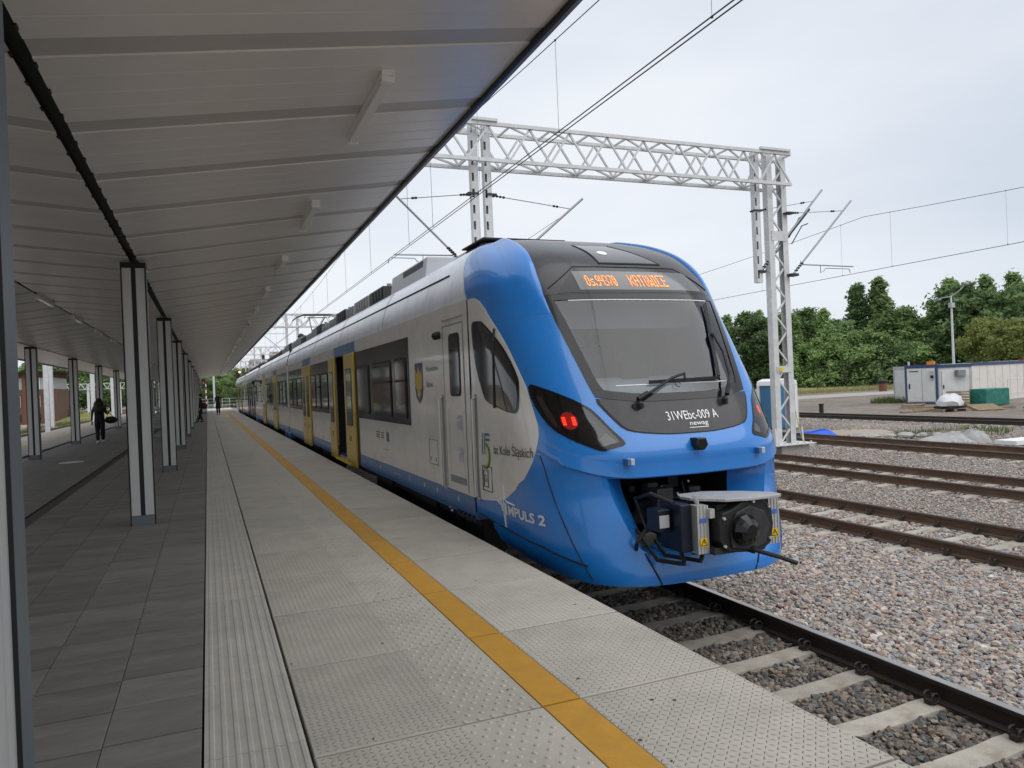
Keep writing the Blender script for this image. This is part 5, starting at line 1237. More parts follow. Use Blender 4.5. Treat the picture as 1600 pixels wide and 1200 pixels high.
# ================================================================ TREES
def crown(name,seed,h,rx,kind='round',n=5200,ls=.20):
    r_=np.random.default_rng(seed); nb={'tall':95,'bush':90,'round':110}[kind]
    cs=[]
    for i in range(nb):
        u=(i+r_.random())/nb
        if kind=='tall': u=.10+.90*u; rad=rx*(1.04-u)**.75*r_.uniform(.1,1.0)
        elif kind=='bush': u=.04+.9*u**1.1; rad=rx*math.sqrt(max(.03,1-(max(u-.3,0)/.72)**2))*math.sqrt(r_.random())*.95
        else: u=.14+.84*u; rad=rx*math.sqrt(max(.03,1-((u-.5)/.52)**2))*math.sqrt(r_.random())*.95
        a=r_.uniform(0,6.28); rc=rx*{'tall':.30,'bush':.24,'round':.26}[kind]*r_.uniform(.6,1.25)*(1.25-.6*u)
        cs.append((rad*math.cos(a),rad*math.sin(a),h*u,rc))
    cs=np.array(cs); wgt=cs[:,3]**2; idx=r_.choice(nb,n,p=wgt/wgt.sum())
    d=r_.normal(size=(n,3)); d/=np.linalg.norm(d,axis=1)[:,None]; rr2=np.abs(r_.normal(.7,.38,n))
    P=cs[idx,:3]+d*cs[idx,3:4]*rr2[:,None]*np.array([1.1,1.1,.85 if kind!='tall' else 1.25]); P[:,2]=np.maximum(P[:,2],.12)
    nn=d+r_.normal(size=(n,3))*.8+np.array([0,0,.5]); nn/=np.linalg.norm(nn,axis=1)[:,None]
    t1=np.cross(nn,r_.normal(size=(n,3))); t1/=np.linalg.norm(t1,axis=1)[:,None]; t2=np.cross(nn,t1)
    s=ls*r_.uniform(.55,1.4,(n,1)); a=t1*s; b=t2*s*.55
    V=np.stack([P-a,P-b*.9+a*.1,P+a,P+b*.9+a*.1],1).reshape(-1,3)
    F=np.arange(4*n,dtype=np.int32)
    me=bpy.data.meshes.new(name); me.vertices.add(4*n); me.vertices.foreach_set('co',V.ravel().astype(np.float32)); me.loops.add(4*n); me.loops.foreach_set('vertex_index',F); me.polygons.add(n); me.polygons.foreach_set('loop_start',np.arange(0,4*n,4,dtype=np.int32)); me.update(calc_edges=True)
    fac=np.clip(r_.random(nb)[idx]*.6+r_.random(n)*.4,0,1)
    C=np.repeat(np.stack([fac,fac,fac,np.ones(n)],1),4,0); ca=me.color_attributes.new('Col','FLOAT_COLOR','POINT'); ca.data.foreach_set('color',C.ravel().astype(np.float32))
    return me,cs
KIND={}
def tree(x,y,h,label,kind='round',leaf=leafA,seed=1,rx=None,group=None,z=-1.05):
    key=(kind,seed,leaf.name)
    if key not in KIND:
        hh=10.0; r0={'round':3.6,'tall':1.9,'bush':4.6}[kind]
        me,cs=crown('crown',seed,hh,r0,kind,n={'round':13000,'tall':9500,'bush':14000}[kind],ls={'round':.23,'tall':.20,'bush':.25}[kind]); me.materials.append(leaf)
        mb=MB(); mb.tube([(0,0,0),(.1,.05,3),(.0,.1,6),(.1,0,8.8)],.17,7,r2=.04)
        for c in cs[::7]:
            z0_=max(.8,c[2]*.6); mb.tube([(0.05,0.03,z0_),(c[0]*.5,c[1]*.5,(z0_+c[2])/2+.2),(c[0],c[1],c[2])],.06,5,r2=.02)
        KIND[key]=(me,mb.mesh('trunk',bark,smooth=True))
    me,tm=KIND[key]; s=h/10.6; sx_=s if rx is None else rx
    t=thing('tree' if kind!='bush' else 'bush',label,'tree' if kind!='bush' else 'bush',(x,y,z),group)
    a=random.uniform(0,6.28)
    for nm,m_ in (('crown',me),('trunk',tm)):
        o=bpy.data.objects.new(nm,m_); sc.collection.objects.link(o); o.parent=t; o.scale=(sx_,sx_,s); o.rotation_euler[2]=a
    return t
TR=[(51.3,63.9,9.0,'tall','A',1,'slim light-topped tree just right of the train roof edge'),(52.3,61.4,9.2,'round','B',2,'dark round tree beside the blue train front, left of the portal leg'),(56.4,64.9,9.6,'tall','A',3,'pointed tree partly behind the left channel of the portal leg'),
(56.3,62.3,9.2,'round','A',4,'tree directly behind the portal leg'),(54.9,58.2,8.6,'tall','A',1,'narrow tree right of the portal leg'),(60.0,61.6,9.6,'round','B',2,'dark tree behind the bushes between the portal leg and the twin peaks'),(58.4,57.6,9.0,'tall','A',3,'feathery narrow tree left of the twin peaks'),
(58.1,55.0,7.6,'round','B',4,'lower dark tree in the notch left of the twin peaks'),(65.0,59.3,12.0,'tall','B',1,'left one of the two tall pointed trees in the middle of the belt'),(66.2,57.6,12.4,'tall','A',3,'right one of the two tall pointed trees in the middle of the belt'),
(62.8,52.7,8.8,'round','A',2,'broad tree stepping down from the right pointed tree'),(66.8,54.2,7.6,'round','B',4,'low dark tree in the dip left of the lamp post'),(66.3,51.5,8.2,'round','A',4,'mid-height tree just left of the lamp post'),
(68.9,51.5,11.4,'tall','A',1,'tall tree whose crown rises behind the lamp post'),(66.0,48.6,10.6,'round','B',2,'full dark-green tree right of the lamp post'),(69.0,47.9,11.2,'tall','B',3,'tall slim tree behind the white cabins'),
(69.9,45.9,11.2,'tall','A',1,'tall airy tree near the right picture edge'),(67.4,43.1,10.0,'round','B',4,'dense tree at the right picture edge'),(71.5,44.1,10.6,'tall','A',3,'tall tree cut by the right picture edge'),
(59.8,41.6,6.6,'round','C',2,'pale yellow-green tree above the long white cabin'),(58.6,38.3,6.2,'round','C',4,'yellow-green low tree cut by the right picture edge'),
(64.5,67.5,9.6,'round','B',2,'back-row tree glimpsed beside the train roof'),(74,62,9.5,'round','B',4,'back-row tree filling the belt behind the lamp post'),(76,54,10,'round','B',2,'back-row tree filling the belt behind the cabins'),(70,68,9.0,'round','B',4,'back-row tree behind the twin peaks')]
lf={'A':leafA,'B':leafB,'C':leafC}
for x,y,h,k,l,s_,lb in [(x*1.62,y*1.62,(h-2.7)*1.62+2.9,k,l,s_,lb) for x,y,h,k,l,s_,lb in TR]: tree(x,y,h,lb,k,lf[l],s_,group='trees of the belt beyond the access road',rx=(h/10.6)*(1.25 if k=='tall' else 1.1))
for x,y,h,l,lb in [(x*1.85,y*1.85,(h-2.7)*1.85+3.0,l,lb) for x,y,h,l,lb in [(47.5,54,5.0,'B','dark bush left of the portal leg foot'),(47.9,49.4,5.2,'A','big bush right behind the portal leg foot'),(49.3,47.6,6.0,'A','spreading sumac-like bush right of the portal leg'),(50.6,46.0,6.2,'A','highest spreading bush below the twin peaks'),(51.9,44.9,5.6,'B','dark bush left of the brown sign'),(54.6,45.2,6.2,'A','bush behind the fence post'),(57,44.4,5.4,'B','bush behind the blue-framed cabin'),(60,48,6,'B','dark bush behind the lamp post'),(63,43,6,'B','dark bush behind the long white cabin')]]:
    tree(x,y,h,lb,'bush',lf[l],11+int(x)%2,group='bushes along the road',rx=h/10.6*1.3)
# far trees beyond the platform end and left
k=0
for x,y,h in [(-6,175,8),(-2,172,8.5),(1.5,176,8),(4.5,170,8.5),(7,178,9),(-10,180,9),(3,190,10),(-24,190,12),(-29,185,12.5),(-19,195,11),(-34,190,13),(-14,190,11),(-40,180,11),(6.2,158,8.0),(-22,205,13),(-27,210,13)]:
    tree(x,y,h,f'dark far tree beyond the {"platform end" if x>-12 else "left tracks"}, '+['low crown','broad crown','crown behind the masts','crown by the train tail','crown beside the apartment block','crown above the low portal','highest of its clump','crown right of the signal building','crown behind the signal building','crown behind the woman','leftmost crown','crown beside the fifth left column','half hidden crown','crown above the train roof','back row crown','far back crown'][k],'round',[leafB,leafA][k%2],[2,4][k%2],group='far trees at the end of the tracks',rx=h/10.6*1.2); k+=1
# ================================================================ RIGHT SIDE OBJECTS
def container(label,p0,p1,depth,h,frame,panel,z=-1.05,name='site_cabin',away=(.42,.91)):
    t=thing(name,label,'cabin',(p0[0],p0[1],z)); a=Vector((*p0,0)); b=Vector((*p1,0)); u=(b-a); ln=u.length; u.normalize(); v=Vector((-u.y,u.x,0))
    if v.dot(Vector((away[0],away[1],0)))<0: v=-v
    def P(s,d,zz): q=a+u*s+v*d; return (q.x,q.y,z+zz)
    def bx(s0,s1,d0,d1,z0,z1,nm,m_,par=None,label=None):
        f=MB(); vs=[P(s,d,zz) for zz in (z0,z1) for d in (d0,d1) for s in (s0,s1)]; f.add(vs,[(0,2,3,1),(4,5,7,6),(0,1,5,4),(2,6,7,3),(0,4,6,2),(1,3,7,5)]); o=f.build(nm,m_,par or t)
        if label: o['label']=label
        return o
    bx(.03,ln-.03,.03,depth-.03,.1,h-.12,'wall_panel',panel)
    bx(0,ln,0,depth,0,.14,'floor_frame',frame); bx(0,ln,0,depth,h-.22,h,'roof_frame',frame)
    for s0 in (0,ln-.12):
        for d0 in (0,depth-.12): bx(s0,s0+.12,d0,d0+.12,.14,h-.22,'corner_post',frame)
    return t,bx,ln
c1,bx,ln=container('white site cabin with navy blue frame and double door, leftmost of the cabins',(45.55,37.75),(46.55,36.0),1.6,2.75,navy,white)
dd=bx(.16,ln*.52,-.03,.02,.2,2.45,'door',white); bx(ln*.54,ln-.16,-.03,.02,.2,2.45,'door',white); bx(.3,.85,-.05,-.031,2.28,2.34,'door_sign',rubber); bx(.25,.33,-.07,-.031,1.1,1.45,'door_handle',rubber)
bx(ln-.42,ln-.18,-.16,-.031,1.75,2.3,'meter_box',lgrey); bx(ln-.40,ln-.2,-.17,-.161,1.8,2.0,'meter_window',rubber)
bx(1.25,1.7,1.0,1.4,2.75,2.98,'beacon_box',orange)
c2,bx,ln=container('white site cabin with air conditioner beside the navy framed cabin',(46.7,36.05),(48.95,35.25),5.5,2.7,lgrey,white)
bx(.25,1.1,-.03,.02,.15,2.25,'door',white); bx(.3,.38,-.06,-.031,1.05,1.3,'door_handle',rubber); bx(1.22,1.75,-.35,.02,1.9,2.3,'air_conditioner',grey); bx(1.75,2.0,-.35,.02,1.9,2.3,'air_conditioner_case',white)
bx(0,ln,-.04,-.001,2.5,2.72,'roof_edge',navy)
c3,bx,ln=container('long white site cabin running to the right picture edge',(49.05,35.3),(56.6,36.6),2.4,2.75,white,cream,away=(0,1))
bx(0,ln,-.04,-.001,2.56,2.77,'roof_edge',navy)
for k in range(1,7): bx(ln*k/7-.008,ln*k/7+.008,.022,.028,.14,2.5,'panel_joint',grey)
c4,bx,ln=container('white site cabin with red cornered roof, cut by the right picture edge',(56.9,36.9),(63,38.0),2.4,2.8,white,white,away=(0,1)); bx(0,.5,-.05,.3,2.6,2.85,'red_corner',mat('red_paint',(.5,.04,.02),.5))
# lamp post with arms
t=thing('lamp_post','tall grey lamp post with twin angled heads behind the cabins','lamp post',(57.7,43.07,-1.05))
f=MB(); f.tube([(57.7,43.07,-1.05),(57.7,43.07,7.4)],.12,8,r2=.07); f.build('pole',steel,t)
for s_,dz in ((-.9,-.3),(1.0,.9)): f=MB(); f.tube([(57.7,43.07,7.3),(57.7+s_*.66,43.07-s_*.4,7.4+dz*.5),(57.7+s_,43.07-s_*.6,7.4+dz)],.06,6); f.box(57.7+s_-.2,57.7+s_+.25,43.07-s_*.6-.15,43.07-s_*.6+.15,7.35+dz,7.46+dz); f.build('lamp_head',grey,t)
f=MB(); f.box(57.5,57.9,42.9,43.2,6.4,6.8); f.build('control_box',lgrey,t)
# mesh fence
t=thing('mesh_fence','sparse wire fence with a pale post between the bushes and the cabins','fence',(78,70,-1.05))
for k in range(6): f=MB(); x=74.0+2.3*k; y=74.5-2.7*k; q_=.08 if k==3 else .035; f.box(x-q_,x+q_,y-q_,y+q_,-1.05,2.2); f.build('post',steel if k==3 else darkmetal,t)
for z in (-.6,.0,.6,1.2,1.8,2.15): f=MB(); f.tube([(74,74.5,z),(88,58.1,z)],.012,4); f.build('wire',darkmetal,t)
t=thing('trackside_drum','small dark reddish drum with a pale lid on the verge','drum',(69.7,60.6,-1.03))
f=MB(); f.tube([(69.7,60.6,-1.03),(69.7,60.6,-.0)],.42,12); f.build('barrel',brown,t); f=MB(); f.ball((69.7,60.6,.03),.55,10,sz=(1,1,.6)); f.build('lid',rubber,t)
t=thing('crowd_barrier','grey tubular barrier left of the portable toilet','barrier',(24.6,30.2,-1.0))
for z in (.05,-.15,-.9): f=MB(); f.tube([(23.2,31.5,z+.15),(27.5,29.0,z+.15)],.025,5); f.build('rail',steel,t)
for k in range(12): f=MB(); u=k/11; f.tube([(23.2+4.3*u,31.5-2.5*u,-.75),(23.2+4.3*u,31.5-2.5*u,.2)],.014 if k%3 else .025,5); f.build('bar',steel,t)
# portable toilet
tx,ty=24.9,27.6
t=thing('portable_toilet','white and blue portable toilet half hidden behind the portal leg','toilet cabin',(tx,ty,-1.02))
f=MB(); f.box(tx-.58,tx+.58,ty-.58,ty+.58,-1.0,1.0); f.build('cabin_wall',teal,t)
f=MB(); 
for sx_ in (-1,1):
    for sy_ in (-1,1): f.box(tx+sx_*.56-.08,tx+sx_*.56+.08,ty+sy_*.56-.08,ty+sy_*.56+.08,-1.0,1.06)
f.build('corner_post',txtw,t)
f=MB(); f.prism([(-.66,1.0),(-.60,1.22),(-.3,1.32),(.3,1.32),(.60,1.22),(.66,1.0)],lambda u,v,q:(tx+u,q,v),ty-.66,ty+.66); f.build('roof',txtw,t,bevel=.03)
f=MB(); f.box(tx-.36,tx+.36,ty-.62,ty-.59,-.9,.9); f.box(tx-.62,tx-.59,ty-.36,ty+.36,-.9,.9); d=f.build('door',teal,t); 
f=MB(); f.box(tx-.59,tx+.59,ty-.6,ty-.585,-1,.98) if False else f.box(tx+.22,tx+.3,ty-.65,ty-.622,-.05,.2); f.build('door_handle',txtw,d)
# blue hose coil
t=thing('hose_coil','coil of bright blue hose lying behind the portal foot','hose',(21.6,22.6,-.96))
f=MB()
for k in range(5):
    pts=[(22.0+(.85-.06*k)*math.cos(a),22.3+(.6-.05*k)*math.sin(a),-.92+.04*k+.03*math.sin(3*a)) for a in np.linspace(0,2*math.pi,28)]; f.tube(pts,.045,6)
f.build('hose_loop',bluehose,t,smooth=True)
t=thing('marker_post','short black marker post on the dirt beside the far track','post',(34.3,34.3,-1.05)); f=MB(); f.box(34.2,34.38,34.2,34.38,-1.05,-.45); f.build('post',rubber,t); f=MB(); f.box(34.17,34.41,34.17,34.41,-.45,-.40); f.build('cap',rubber,t)
# heaps of rubble / sheets
def heap(label,name,cx,cy,rx,ry,h,matl,seed,cat,z=-1.0,n=16,rough=.25):
    r_=random.Random(seed); f=MB(); vs=[];m_=9
    for i in range(m_):
        for j in range(n):
            a=2*math.pi*j/n; rr_=i/(m_-1)
            hh=h*(1-rr_**1.8)*(1+rough*(r_.random()-.5)*2)+ (0 if i<m_-1 else -.05)
            k=1+rough*.5*(r_.random()-.5); vs.append((cx+rx*rr_*k*math.cos(a),cy+ry*rr_*k*math.sin(a),z+max(hh,-.05)))
    f.add(vs,[(i*n+j,i*n+(j+1)%n,(i+1)*n+(j+1)%n,(i+1)*n+j) for i in range(m_-1) for j in range(n)])
    t=thing(name,label,cat,(cx,cy,z)); o=f.build('heap',matl,t,smooth=rough<.3); return t
def sacks(label,pts,seed,z=-.98,m_=plast,nm='cement_sacks',cat='sacks'):
    r_=random.Random(seed); t=thing(nm,label,cat,(pts[0][0],pts[0][1],z))
    for (x,y,dz,s) in pts:
        f=MB(); f.ball((x,y,z+dz+.09*s),.32*s,10,sz=(1.1,.75,.42)); 
        f.v=[(a+r_.uniform(-.03,.03),b+r_.uniform(-.03,.03),c+r_.uniform(-.03,.03)) for a,b,c in f.v]; f.build('sack',m_,t,smooth=True)
heap('grey sheet-covered rubble heap behind the fourth track near the right edge','sheeted_heap',23.6,17.9,1.5,.8,.26,plast,3,'heap',rough=.22)
heap('rounded lump of grey sheeting on top of the rubble heap','sheet_lump',24.3,17.5,.6,.5,.40,plast,8,'heap',rough=.16)
heap('low pale sand mound behind the fourth track near the portal foot','sand_mound',24.0,22.6,2.4,1.2,.16,mat('sand',(.33,.28,.22),.9,var=.1,bump=.3),5,'sand heap')
heap('low heap of dark earth in front of the rubble','earth_mound',25.6,19.2,2.2,1.2,.18,dirtg,6,'earth heap',rough=.4)
sacks('line of pale cement sacks lying behind the fourth track',[(22.4+.42*k,20.6-.32*k,.0,.75+.25*(k%3==0)) for k in range(8)],4)
t=thing('white_board','white board lying on the ground at the right picture edge','board',(24.3,15.6,-.95)); f=MB(); f.box(23.0,25.6,15.2,15.9,-.93,-.80); f.build('board',txtw,t)
# pallets etc before the cabins
def pallet(label,x,y,a,tilt=0,z=-1.03,nm='wooden_pallet'):
    t=thing(nm,label,'pallet',(x,y,z)); 
    for k in range(7): f=MB(); f.box(x-.6,x+.6,y-.4+.128*k,y-.31+.128*k,z+.12,z+.145); f.build('board',wood,t)
    for k in range(3): f=MB(); f.box(x-.6+.53*k,x-.48+.53*k,y-.4,y+.46,z,z+.119); f.build('bearer',wood,t)
    t.rotation_euler=(R(tilt),0,a); t.scale=(1.3,1.3,1); return t
pallet('pale wooden pallet leaning beside the white bulk bag',41.2,28.9,-.4,14,-1.0)
pallet('flat wooden pallet in front of the navy framed cabin',43.2,35.2,.5,0)
pallet('wooden pallet under the white bulk bag',39.6,29.9,-.35,0)
t=thing('bulk_bag','white bulk bag sagging on a black tray and pallet','bag',(39.6,29.9,-.85))
f=MB(); f.ball((39.6,29.9,-.62),.78,14,sz=(1,.8,.80)); r_=random.Random(2); f.v=[(a+r_.uniform(-.09,.09),b+r_.uniform(-.09,.09),max(c+r_.uniform(-.09,.05),-.72)) for a,b,c in f.v]; f.build('bag',mat('bag_white',(.6,.61,.62),.5,bump=.6,bs=8),t,smooth=True)
f=MB(); f.box(38.9,40.3,29.4,30.4,-.86,-.73); f.build('tray',rubber,t)
t=thing('netted_stack','stack of blocks wrapped in green netting before the long white cabin','stack',(45.3,31.6,-1.03))
f=MB(); f.box(44.4,46.6,31.1,32.2,-1.0,.05); f.build('netting',greenmesh,t,bevel=.05)
t=thing('board_stack','stack of pale boards at the left of the green netted stack','boards',(43.9,32.5,-1.03))
for k in range(6): f=MB(); f.box(43.4,44.25,32.0,33.0,-1.0+.17*k,-.90+.17*k); f.build('board',wood,t)
t=thing('steel_trestle','thin steel frame right of the green netted stack','frame',(47.5,31.3,-1.03))
for (a,b) in (((46.9,31.4,-1.03),(46.9,31.4,.55)),((49.2,30.5,-1.03),(49.2,30.5,.55)),((46.9,31.4,.55),(49.2,30.5,.55)),((46.9,31.4,-.3),(49.2,30.5,-.3))): f=MB(); f.tube([a,b],.02,5); f.build('bar',steel,t)
sacks('pale sacks and buckets at the right picture edge by the far track',[(41.8,26.8,0,1.3),(42.3,26.4,0,1.2),(42.0,26.6,.25,1.1),(42.8,26.2,0,1.2),(42.9,26.4,.28,1.2)],9)
for i,(x,y,l,a) in enumerate(((40.6,31.5,3.0,.2),(42.0,33.6,2.6,-.3),(38.2,31.0,2.4,.5))):
    t=thing('timber_plank',['plank lying left of the white bulk bag','plank lying near the navy framed cabin','plank lying nearest the far track'][i],'plank',(x,y,-1.03)); f=MB(); f.box(x-l/2,x+l/2,y-.12,y+.12,-1.03,-.95); f.build('board',wood,t); t.rotation_euler[2]=a-.5
for i,(x,y,l,a,lb) in enumerate(((44.6,35.9,1.1,.1,'short board offcut at the foot of the navy framed cabin'),(46.2,33.9,.9,.8,'short board offcut between the netted stack and the white cabins'),(43.0,29.2,1.4,-.9,'narrow board lying right of the leaning pallet'))):
    t=thing('board_offcut',lb,'board',(x,y,-1.03)); f=MB(); f.box(x-l/2,x+l/2,y-.08,y+.08,-1.03,-.93); f.build('board',wood,t); t.rotation_euler[2]=a
def weeds(name,cx,cy,rx,ry,n,h,matl,seed):
    r_=random.Random(seed); f=MB()
    for k in range(n):
        a=r_.uniform(0,6.28); q_=math.sqrt(r_.random()); x=cx+rx*q_*math.cos(a); y=cy+ry*q_*math.sin(a); hh=h*r_.uniform(.4,1.2); b=r_.uniform(0,6.28); w_=.02*r_.uniform(.6,1.6); dx_=r_.uniform(-.12,.12); dy_=r_.uniform(-.12,.12)
        f.add([(x-w_*math.cos(b),y-w_*math.sin(b),-1.04),(x+w_*math.cos(b),y+w_*math.sin(b),-1.04),(x+dx_,y+dy_,-1.04+hh)],[(0,1,2)])
    o=f.build(name,matl); o['kind']='stuff'
weeds('weeds',26.2,19.8,2.6,1.6,900,.28,grass,3); weeds('weeds',49.5,40.8,3.5,1.6,1800,.5,grass,4); weeds('weeds',-14.8,95,1.6,28,2600,.5,gm if False else grass,6)
weeds('verge_grass',74,66.5,24,1.6,5000,.7,mat('weed_yellow',(.30,.28,.12),.9,var=.3),5)
# ================================================================ LEFT SIDE
bx0,by0=-22.2,108
t=thing('signal_building','two-storey brown brick signal building with flat roof and upper window band','building',(bx0+3,by0+5,-1.0))
f=MB(); f.box(bx0-6,bx0+4.6,by0,by0+10,-1.0,3.3); f.build('wall',brick,t)
f=MB(); f.box(bx0-6,bx0+4.4,by0+.1,by0+10,4.75,5.35); f.build('wall',brick,t); f=MB(); f.box(bx0-6.6,bx0+5.9,by0-.9,by0+10.6,5.35,5.55); f.build('roof',rubber,t)
f=MB(); f.box(bx0-6,bx0+4.3,by0+.2,by0+10,3.3,4.75); f.build('window_band',lgrey,t)
for k in range(9): f=MB(); f.box(bx0-5.6+1.2*k,bx0-5.5+1.2*k,by0+.1,by0+.2,3.32,4.73); f.build('window_mullion',txtw,t)
f=MB(); f.box(bx0+1.0,bx0+1.8,by0-.06,by0+.2,-1,5.3); f.build('wall_pier',brown,t)
for x in (bx0-1,bx0+.3,bx0+2.4,bx0+3.7):
    for z0_ in (.9,-.9): f=MB(); f.box(x,x+.5,by0-.04,by0+.1,z0_+.2,z0_+(1.6 if z0_>0 else 1.1)); o=f.build('window',lgrey if z0_>0 else rubber,t); f=MB(); f.box(x+.06,x+.44,by0-.06,by0-.041,z0_+.26,z0_+(1.54 if z0_>0 else 1.04)); f.build('pane',winglass,o)
gm=mat('dry_grass',(.20,.19,.06),.95,var=.35,vs=.8)
heap('dry yellow-green grassy bank beside the outer left track','grassy_bank',-15.5,122,4.5,22,.9,gm,12,'bank',z=-1.05,n=30,rough=.2)
tree(-17.6,118,2.6,'reddish-brown low shrub on the bank right of the signal building','bush',leafC,12,group=None,rx=.32)
strip('left_yard',[(-40,60),(-16.5,60),(-16.5,150),(-40,150)],-1.02,mat('yard_sand',(.30,.25,.18),.95,var=.15,vs=.4))
# apartment block
t=thing('apartment_block','grey apartment block far away above the train roof','building',(15,230,-1))
f=MB(); f.box(12.1,27,230,242,-1,11.7); f.build('wall',mat('block_wall',(.30,.27,.26),.9,var=.08),t)
f=MB(); f.box(18,24,231,238,11.7,13.9); f.build('stair_tower',mat('block_wall',(.3,.27,.26),.9),t)
f=MB(); f.box(15.2,16.2,231,232,11.7,13.3); f.build('chimney',rubber,t)
for k in range(9):
    for j in range(5): f=MB(); x=12.9+1.55*k; z=.6+2.3*j; f.box(x,x+.75,229.94,230.02,z,z+1.2); f.build('window',mat('block_window',(.08,.09,.1),.3),t)
# bench
t=thing('platform_bench','pale tubular frame seen between the first two right columns','bench',(-2.0,34.2,0))
for (x0_,x1_) in ((-2.45,-1.62),):
    for pts in ([(x0_,34.2,0.02),(x0_,34.2,1.55),(x1_,34.2,1.55),(x1_,34.2,.02)],): f=MB(); f.tube(pts,.035,6); f.build('frame',lgrey,t)
    for z in (.05,.35,.75,1.15): f=MB(); f.tube([(x0_,34.2,z),(x1_,34.2,z)],.028,6); f.build('rail',lgrey,t)
    f=MB(); f.box(x0_,x1_,33.8,34.2,.42,.46); f.build('seat',lgrey,t)
t=thing('information_sign','small blue and white information sign hanging near the platform end','sign',(-1.1,78,2.3)); f=MB(); f.box(-1.3,-.4,78,78.08,2.45,2.72); f.build('panel',txtb,t); f=MB(); f.box(-1.3,-.4,77.99,78,2.5,2.62); f.build('print',txtw,t); f=MB(); f.tube([(-1.0,78.04,2.7),(-1.0,78.04,3.4)],.02,5); f.build('hanger',steel,t)
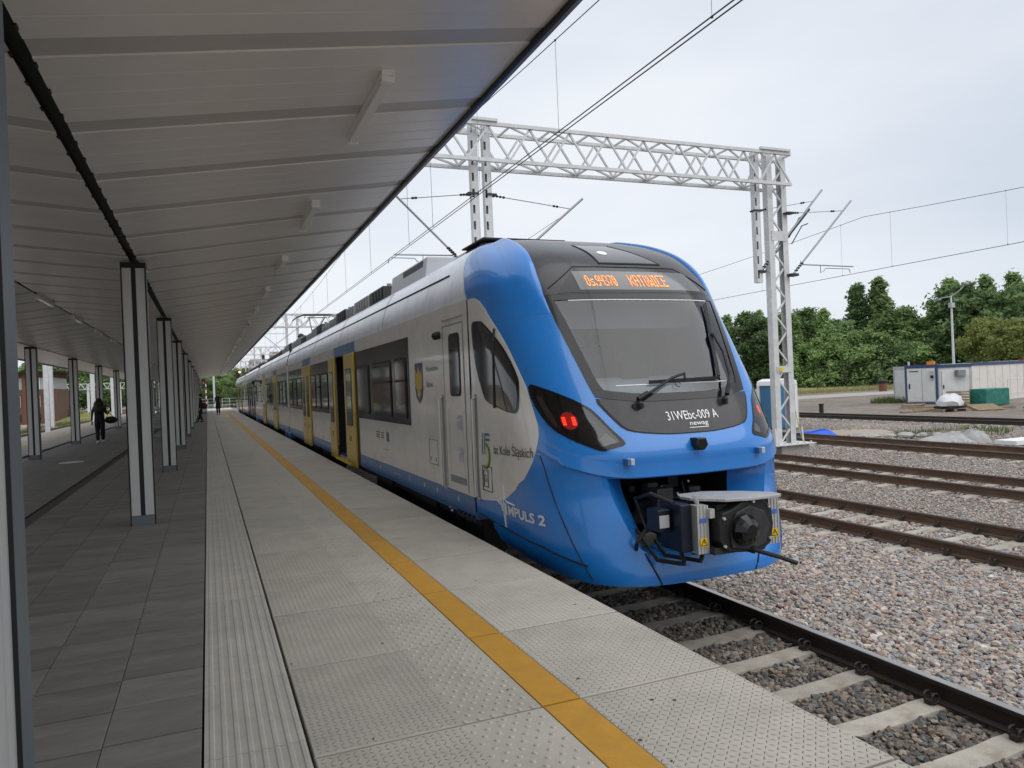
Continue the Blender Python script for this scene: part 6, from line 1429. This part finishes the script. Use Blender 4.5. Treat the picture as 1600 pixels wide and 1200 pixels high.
# ================================================================ PEOPLE
def skinned(name,joints,bones,matl,parent,sub=1):
    me=bpy.data.meshes.new(name); o_=wloc(parent); me.from_pydata([tuple(Vector(j[0])-o_) for j in joints],bones,[]); ob=bpy.data.objects.new(name,me); sc.collection.objects.link(ob)
    md=ob.modifiers.new('skin','SKIN'); md.use_smooth_shade=True
    for i,j in enumerate(joints):
        sv_=me.skin_vertices[0].data[i]; r_=j[1]; sv_.radius=(r_,r_) if not isinstance(r_,tuple) else r_; sv_.use_root=(i==0)
    ss=ob.modifiers.new('sub','SUBSURF'); ss.levels=sub; ss.render_levels=sub
    dg=bpy.context.evaluated_depsgraph_get(); m2=bpy.data.meshes.new_from_object(ob.evaluated_get(dg)); ob.modifiers.clear(); ob.data=m2; m2.name=name; m2.materials.clear(); m2.materials.append(matl); ob.parent=parent; return ob
def person(label,x,y,rz,h=1.68,skirt=False,hair='long',walk=True,rarm='bag',larm='down',barelegs=False,cm=None):
    t=thing('person',label,'person',(x,y,0)); s=h/1.7; cm=cm or cloth
    def J(a,b,c): return (x+a*s,y+b*s,c*s)
    st=.22 if walk else .05
    # body with legs and arms in one surface; +y = facing direction before rotation
    j=[(J(0,0,.96),(.18,.13)),(J(0,0,1.12),(.15,.11)),(J(0,.01,1.32),(.185,.12)),(J(0,.0,1.45),(.08,.07)),(J(0,.01,1.52),.05),
       (J(-.09,0,.86),.12),(J(-.09,st*.4,.50),.085),(J(-.08,-st*.4+ (st*.4 if not walk else 0),.10),.065),
       (J(.09,0,.86),.12),(J(.09,-.01,.50),.085),(J(.08,st*.9 if walk else .0,.10),.065),
       (J(-.19,0,1.40),.058),(J(-.25,-.03,1.13),.043),(J(-.27,.05 if larm=='down' else .25,.88 if larm=='down' else 1.15),.032),
       (J(.19,0,1.40),.058),(J(.24,-.04,1.16),.05),(J(.31,.17,1.15) if rarm=='bag' else J(.27,.03,.90),.032)]
    b=[(0,1),(1,2),(2,3),(3,4),(0,5),(5,6),(6,7),(0,8),(8,9),(9,10),(2,11),(11,12),(12,13),(2,14),(14,15),(15,16)]
    skinned('body',j,b,cm,t,2)
    def limb(nm,pts,m_): f=MB(); f.tube(pts,.03*s,8); return f.build(nm,m_,t,smooth=True)
    for a,e in ((13,(0,.01,-.10)),(16,(0.0,.04,.03))):
        p=Vector(j[a][0]); q=p+Vector(e)*s
        hj=[(tuple(p),.03*s),(tuple(p+(q-p)*.5),.042*s)]; hb=[(0,1)]
        for k in range(4): dx_=(k-1.5)*.018*s; hj+=[(tuple(q+Vector((dx_,0,0))),.011*s),(tuple(q+(q-p).normalized()*.07*s+Vector((dx_*1.2,.012,0))),.008*s)]; n_=len(hj); hb+=[(1,n_-2),(n_-2,n_-1)]
        hj+=[(tuple(p+(q-p)*.5+Vector((.035*s,.02*s,0))),.012*s)]; hb+=[(1,len(hj)-1)]
        skinned('hand',hj,hb,skin,t,1)
    f=MB(); f.ball(J(0,.02,1.61),.10*s,16,sz=(.82,.95,1.15)); f.tube([J(0,.01,1.48),J(0,.015,1.56)],.05*s,8); f.ball(J(0,.12,1.60),.018*s,6,sz=(.8,1.2,1.3)); f.ball(J(-.085,.01,1.60),.022*s,6,sz=(.4,1,1.4)); f.ball(J(.085,.01,1.60),.022*s,6,sz=(.4,1,1.4)); hd=f.build('head',skin,t,smooth=True)
    for e in (-.032,.032): f=MB(); f.ball(J(e,.105,1.625),.012*s,6); f.build('eye',rubber,hd)
    f=MB(); f.box(x-.025*s,x+.025*s,y+.105*s,y+.112*s,1.555*s,1.563*s); f.build('mouth',mat('lips',(.3,.1,.08),.5),hd)
    if hair=='long':
        f=MB(); f.ball(J(0,-.015,1.65),.125*s,12,sz=(1,1,1)); f.ball(J(0,-.07,1.50),.175*s,12,sz=(1.1,.6,1.15)); f.ball(J(0,-.09,1.34),.18*s,12,sz=(1.15,.5,1.15)); f.ball(J(-.08,-.07,1.45),.10*s,10,sz=(1,.7,1.4)); f.ball(J(.08,-.07,1.45),.10*s,10,sz=(1,.7,1.4))
    else: f=MB(); f.ball(J(0,-.015,1.645),.108*s,12,sz=(.9,1,1.05))
    f.build('hair',hairm,t,smooth=True)
    if skirt: f=MB(); f.tube([J(0,0,1.05),J(0,0,.8),J(0,0,.50)],.15*s,14,r2=.21*s); f.build('skirt',cm,t,smooth=True)
    for k in (7,10):
        p=Vector(j[k][0]); f=MB(); f.ball((p.x,p.y+.05*s,.045*s),.055*s,10,sz=(.85,2.3,.8)); f.build('shoe',txtw if rarm=='bag' and hair=='long' else rubber,t,smooth=True)
    t.rotation_euler[2]=rz; return t,j,s
w1,j,s=person('woman with long dark hair in black clothes walking away along the platform',-3.87,32.4,.04,1.66)
hb=thing('handbag','dark slouchy handbag hanging from the walking woman\'s forearm','handbag',(-3.55,32.55,.8))
f=MB(); f.ball((-3.50,32.55,.86),.2,14,sz=(1.15,.6,.72)); f.build('bag',rubber,hb,smooth=True); f=MB(); f.tube([(-3.66,32.55,.93),(-3.61,32.56,1.08),(-3.57,32.56,1.17),(-3.50,32.56,1.08),(-3.38,32.55,.93)],.012,5); f.build('strap',rubber,hb)
person('person in black knee-length outfit standing at the far end of the platform',.80,66.9,math.pi-.3,1.78,skirt=True,hair='short',walk=False,rarm='x',larm='up')
person('person in dark clothes half hidden behind the far right columns',-.42,50.5,math.pi/2,1.72,hair='short',walk=True,rarm='x')
t=thing('backpack','dark red shoulder bag of the person half hidden behind the columns','bag',(-.22,50.4,1.1)); f=MB(); f.ball((-.2,50.4,1.02),.22,12,sz=(.8,.7,1.0)); f.build('bag',mat('bag_red',(.06,.01,.012),.6),t,smooth=True); f=MB(); f.tube([(-.25,50.35,1.2),(-.35,50.3,1.42)],.015,5); f.build('strap',rubber,t)
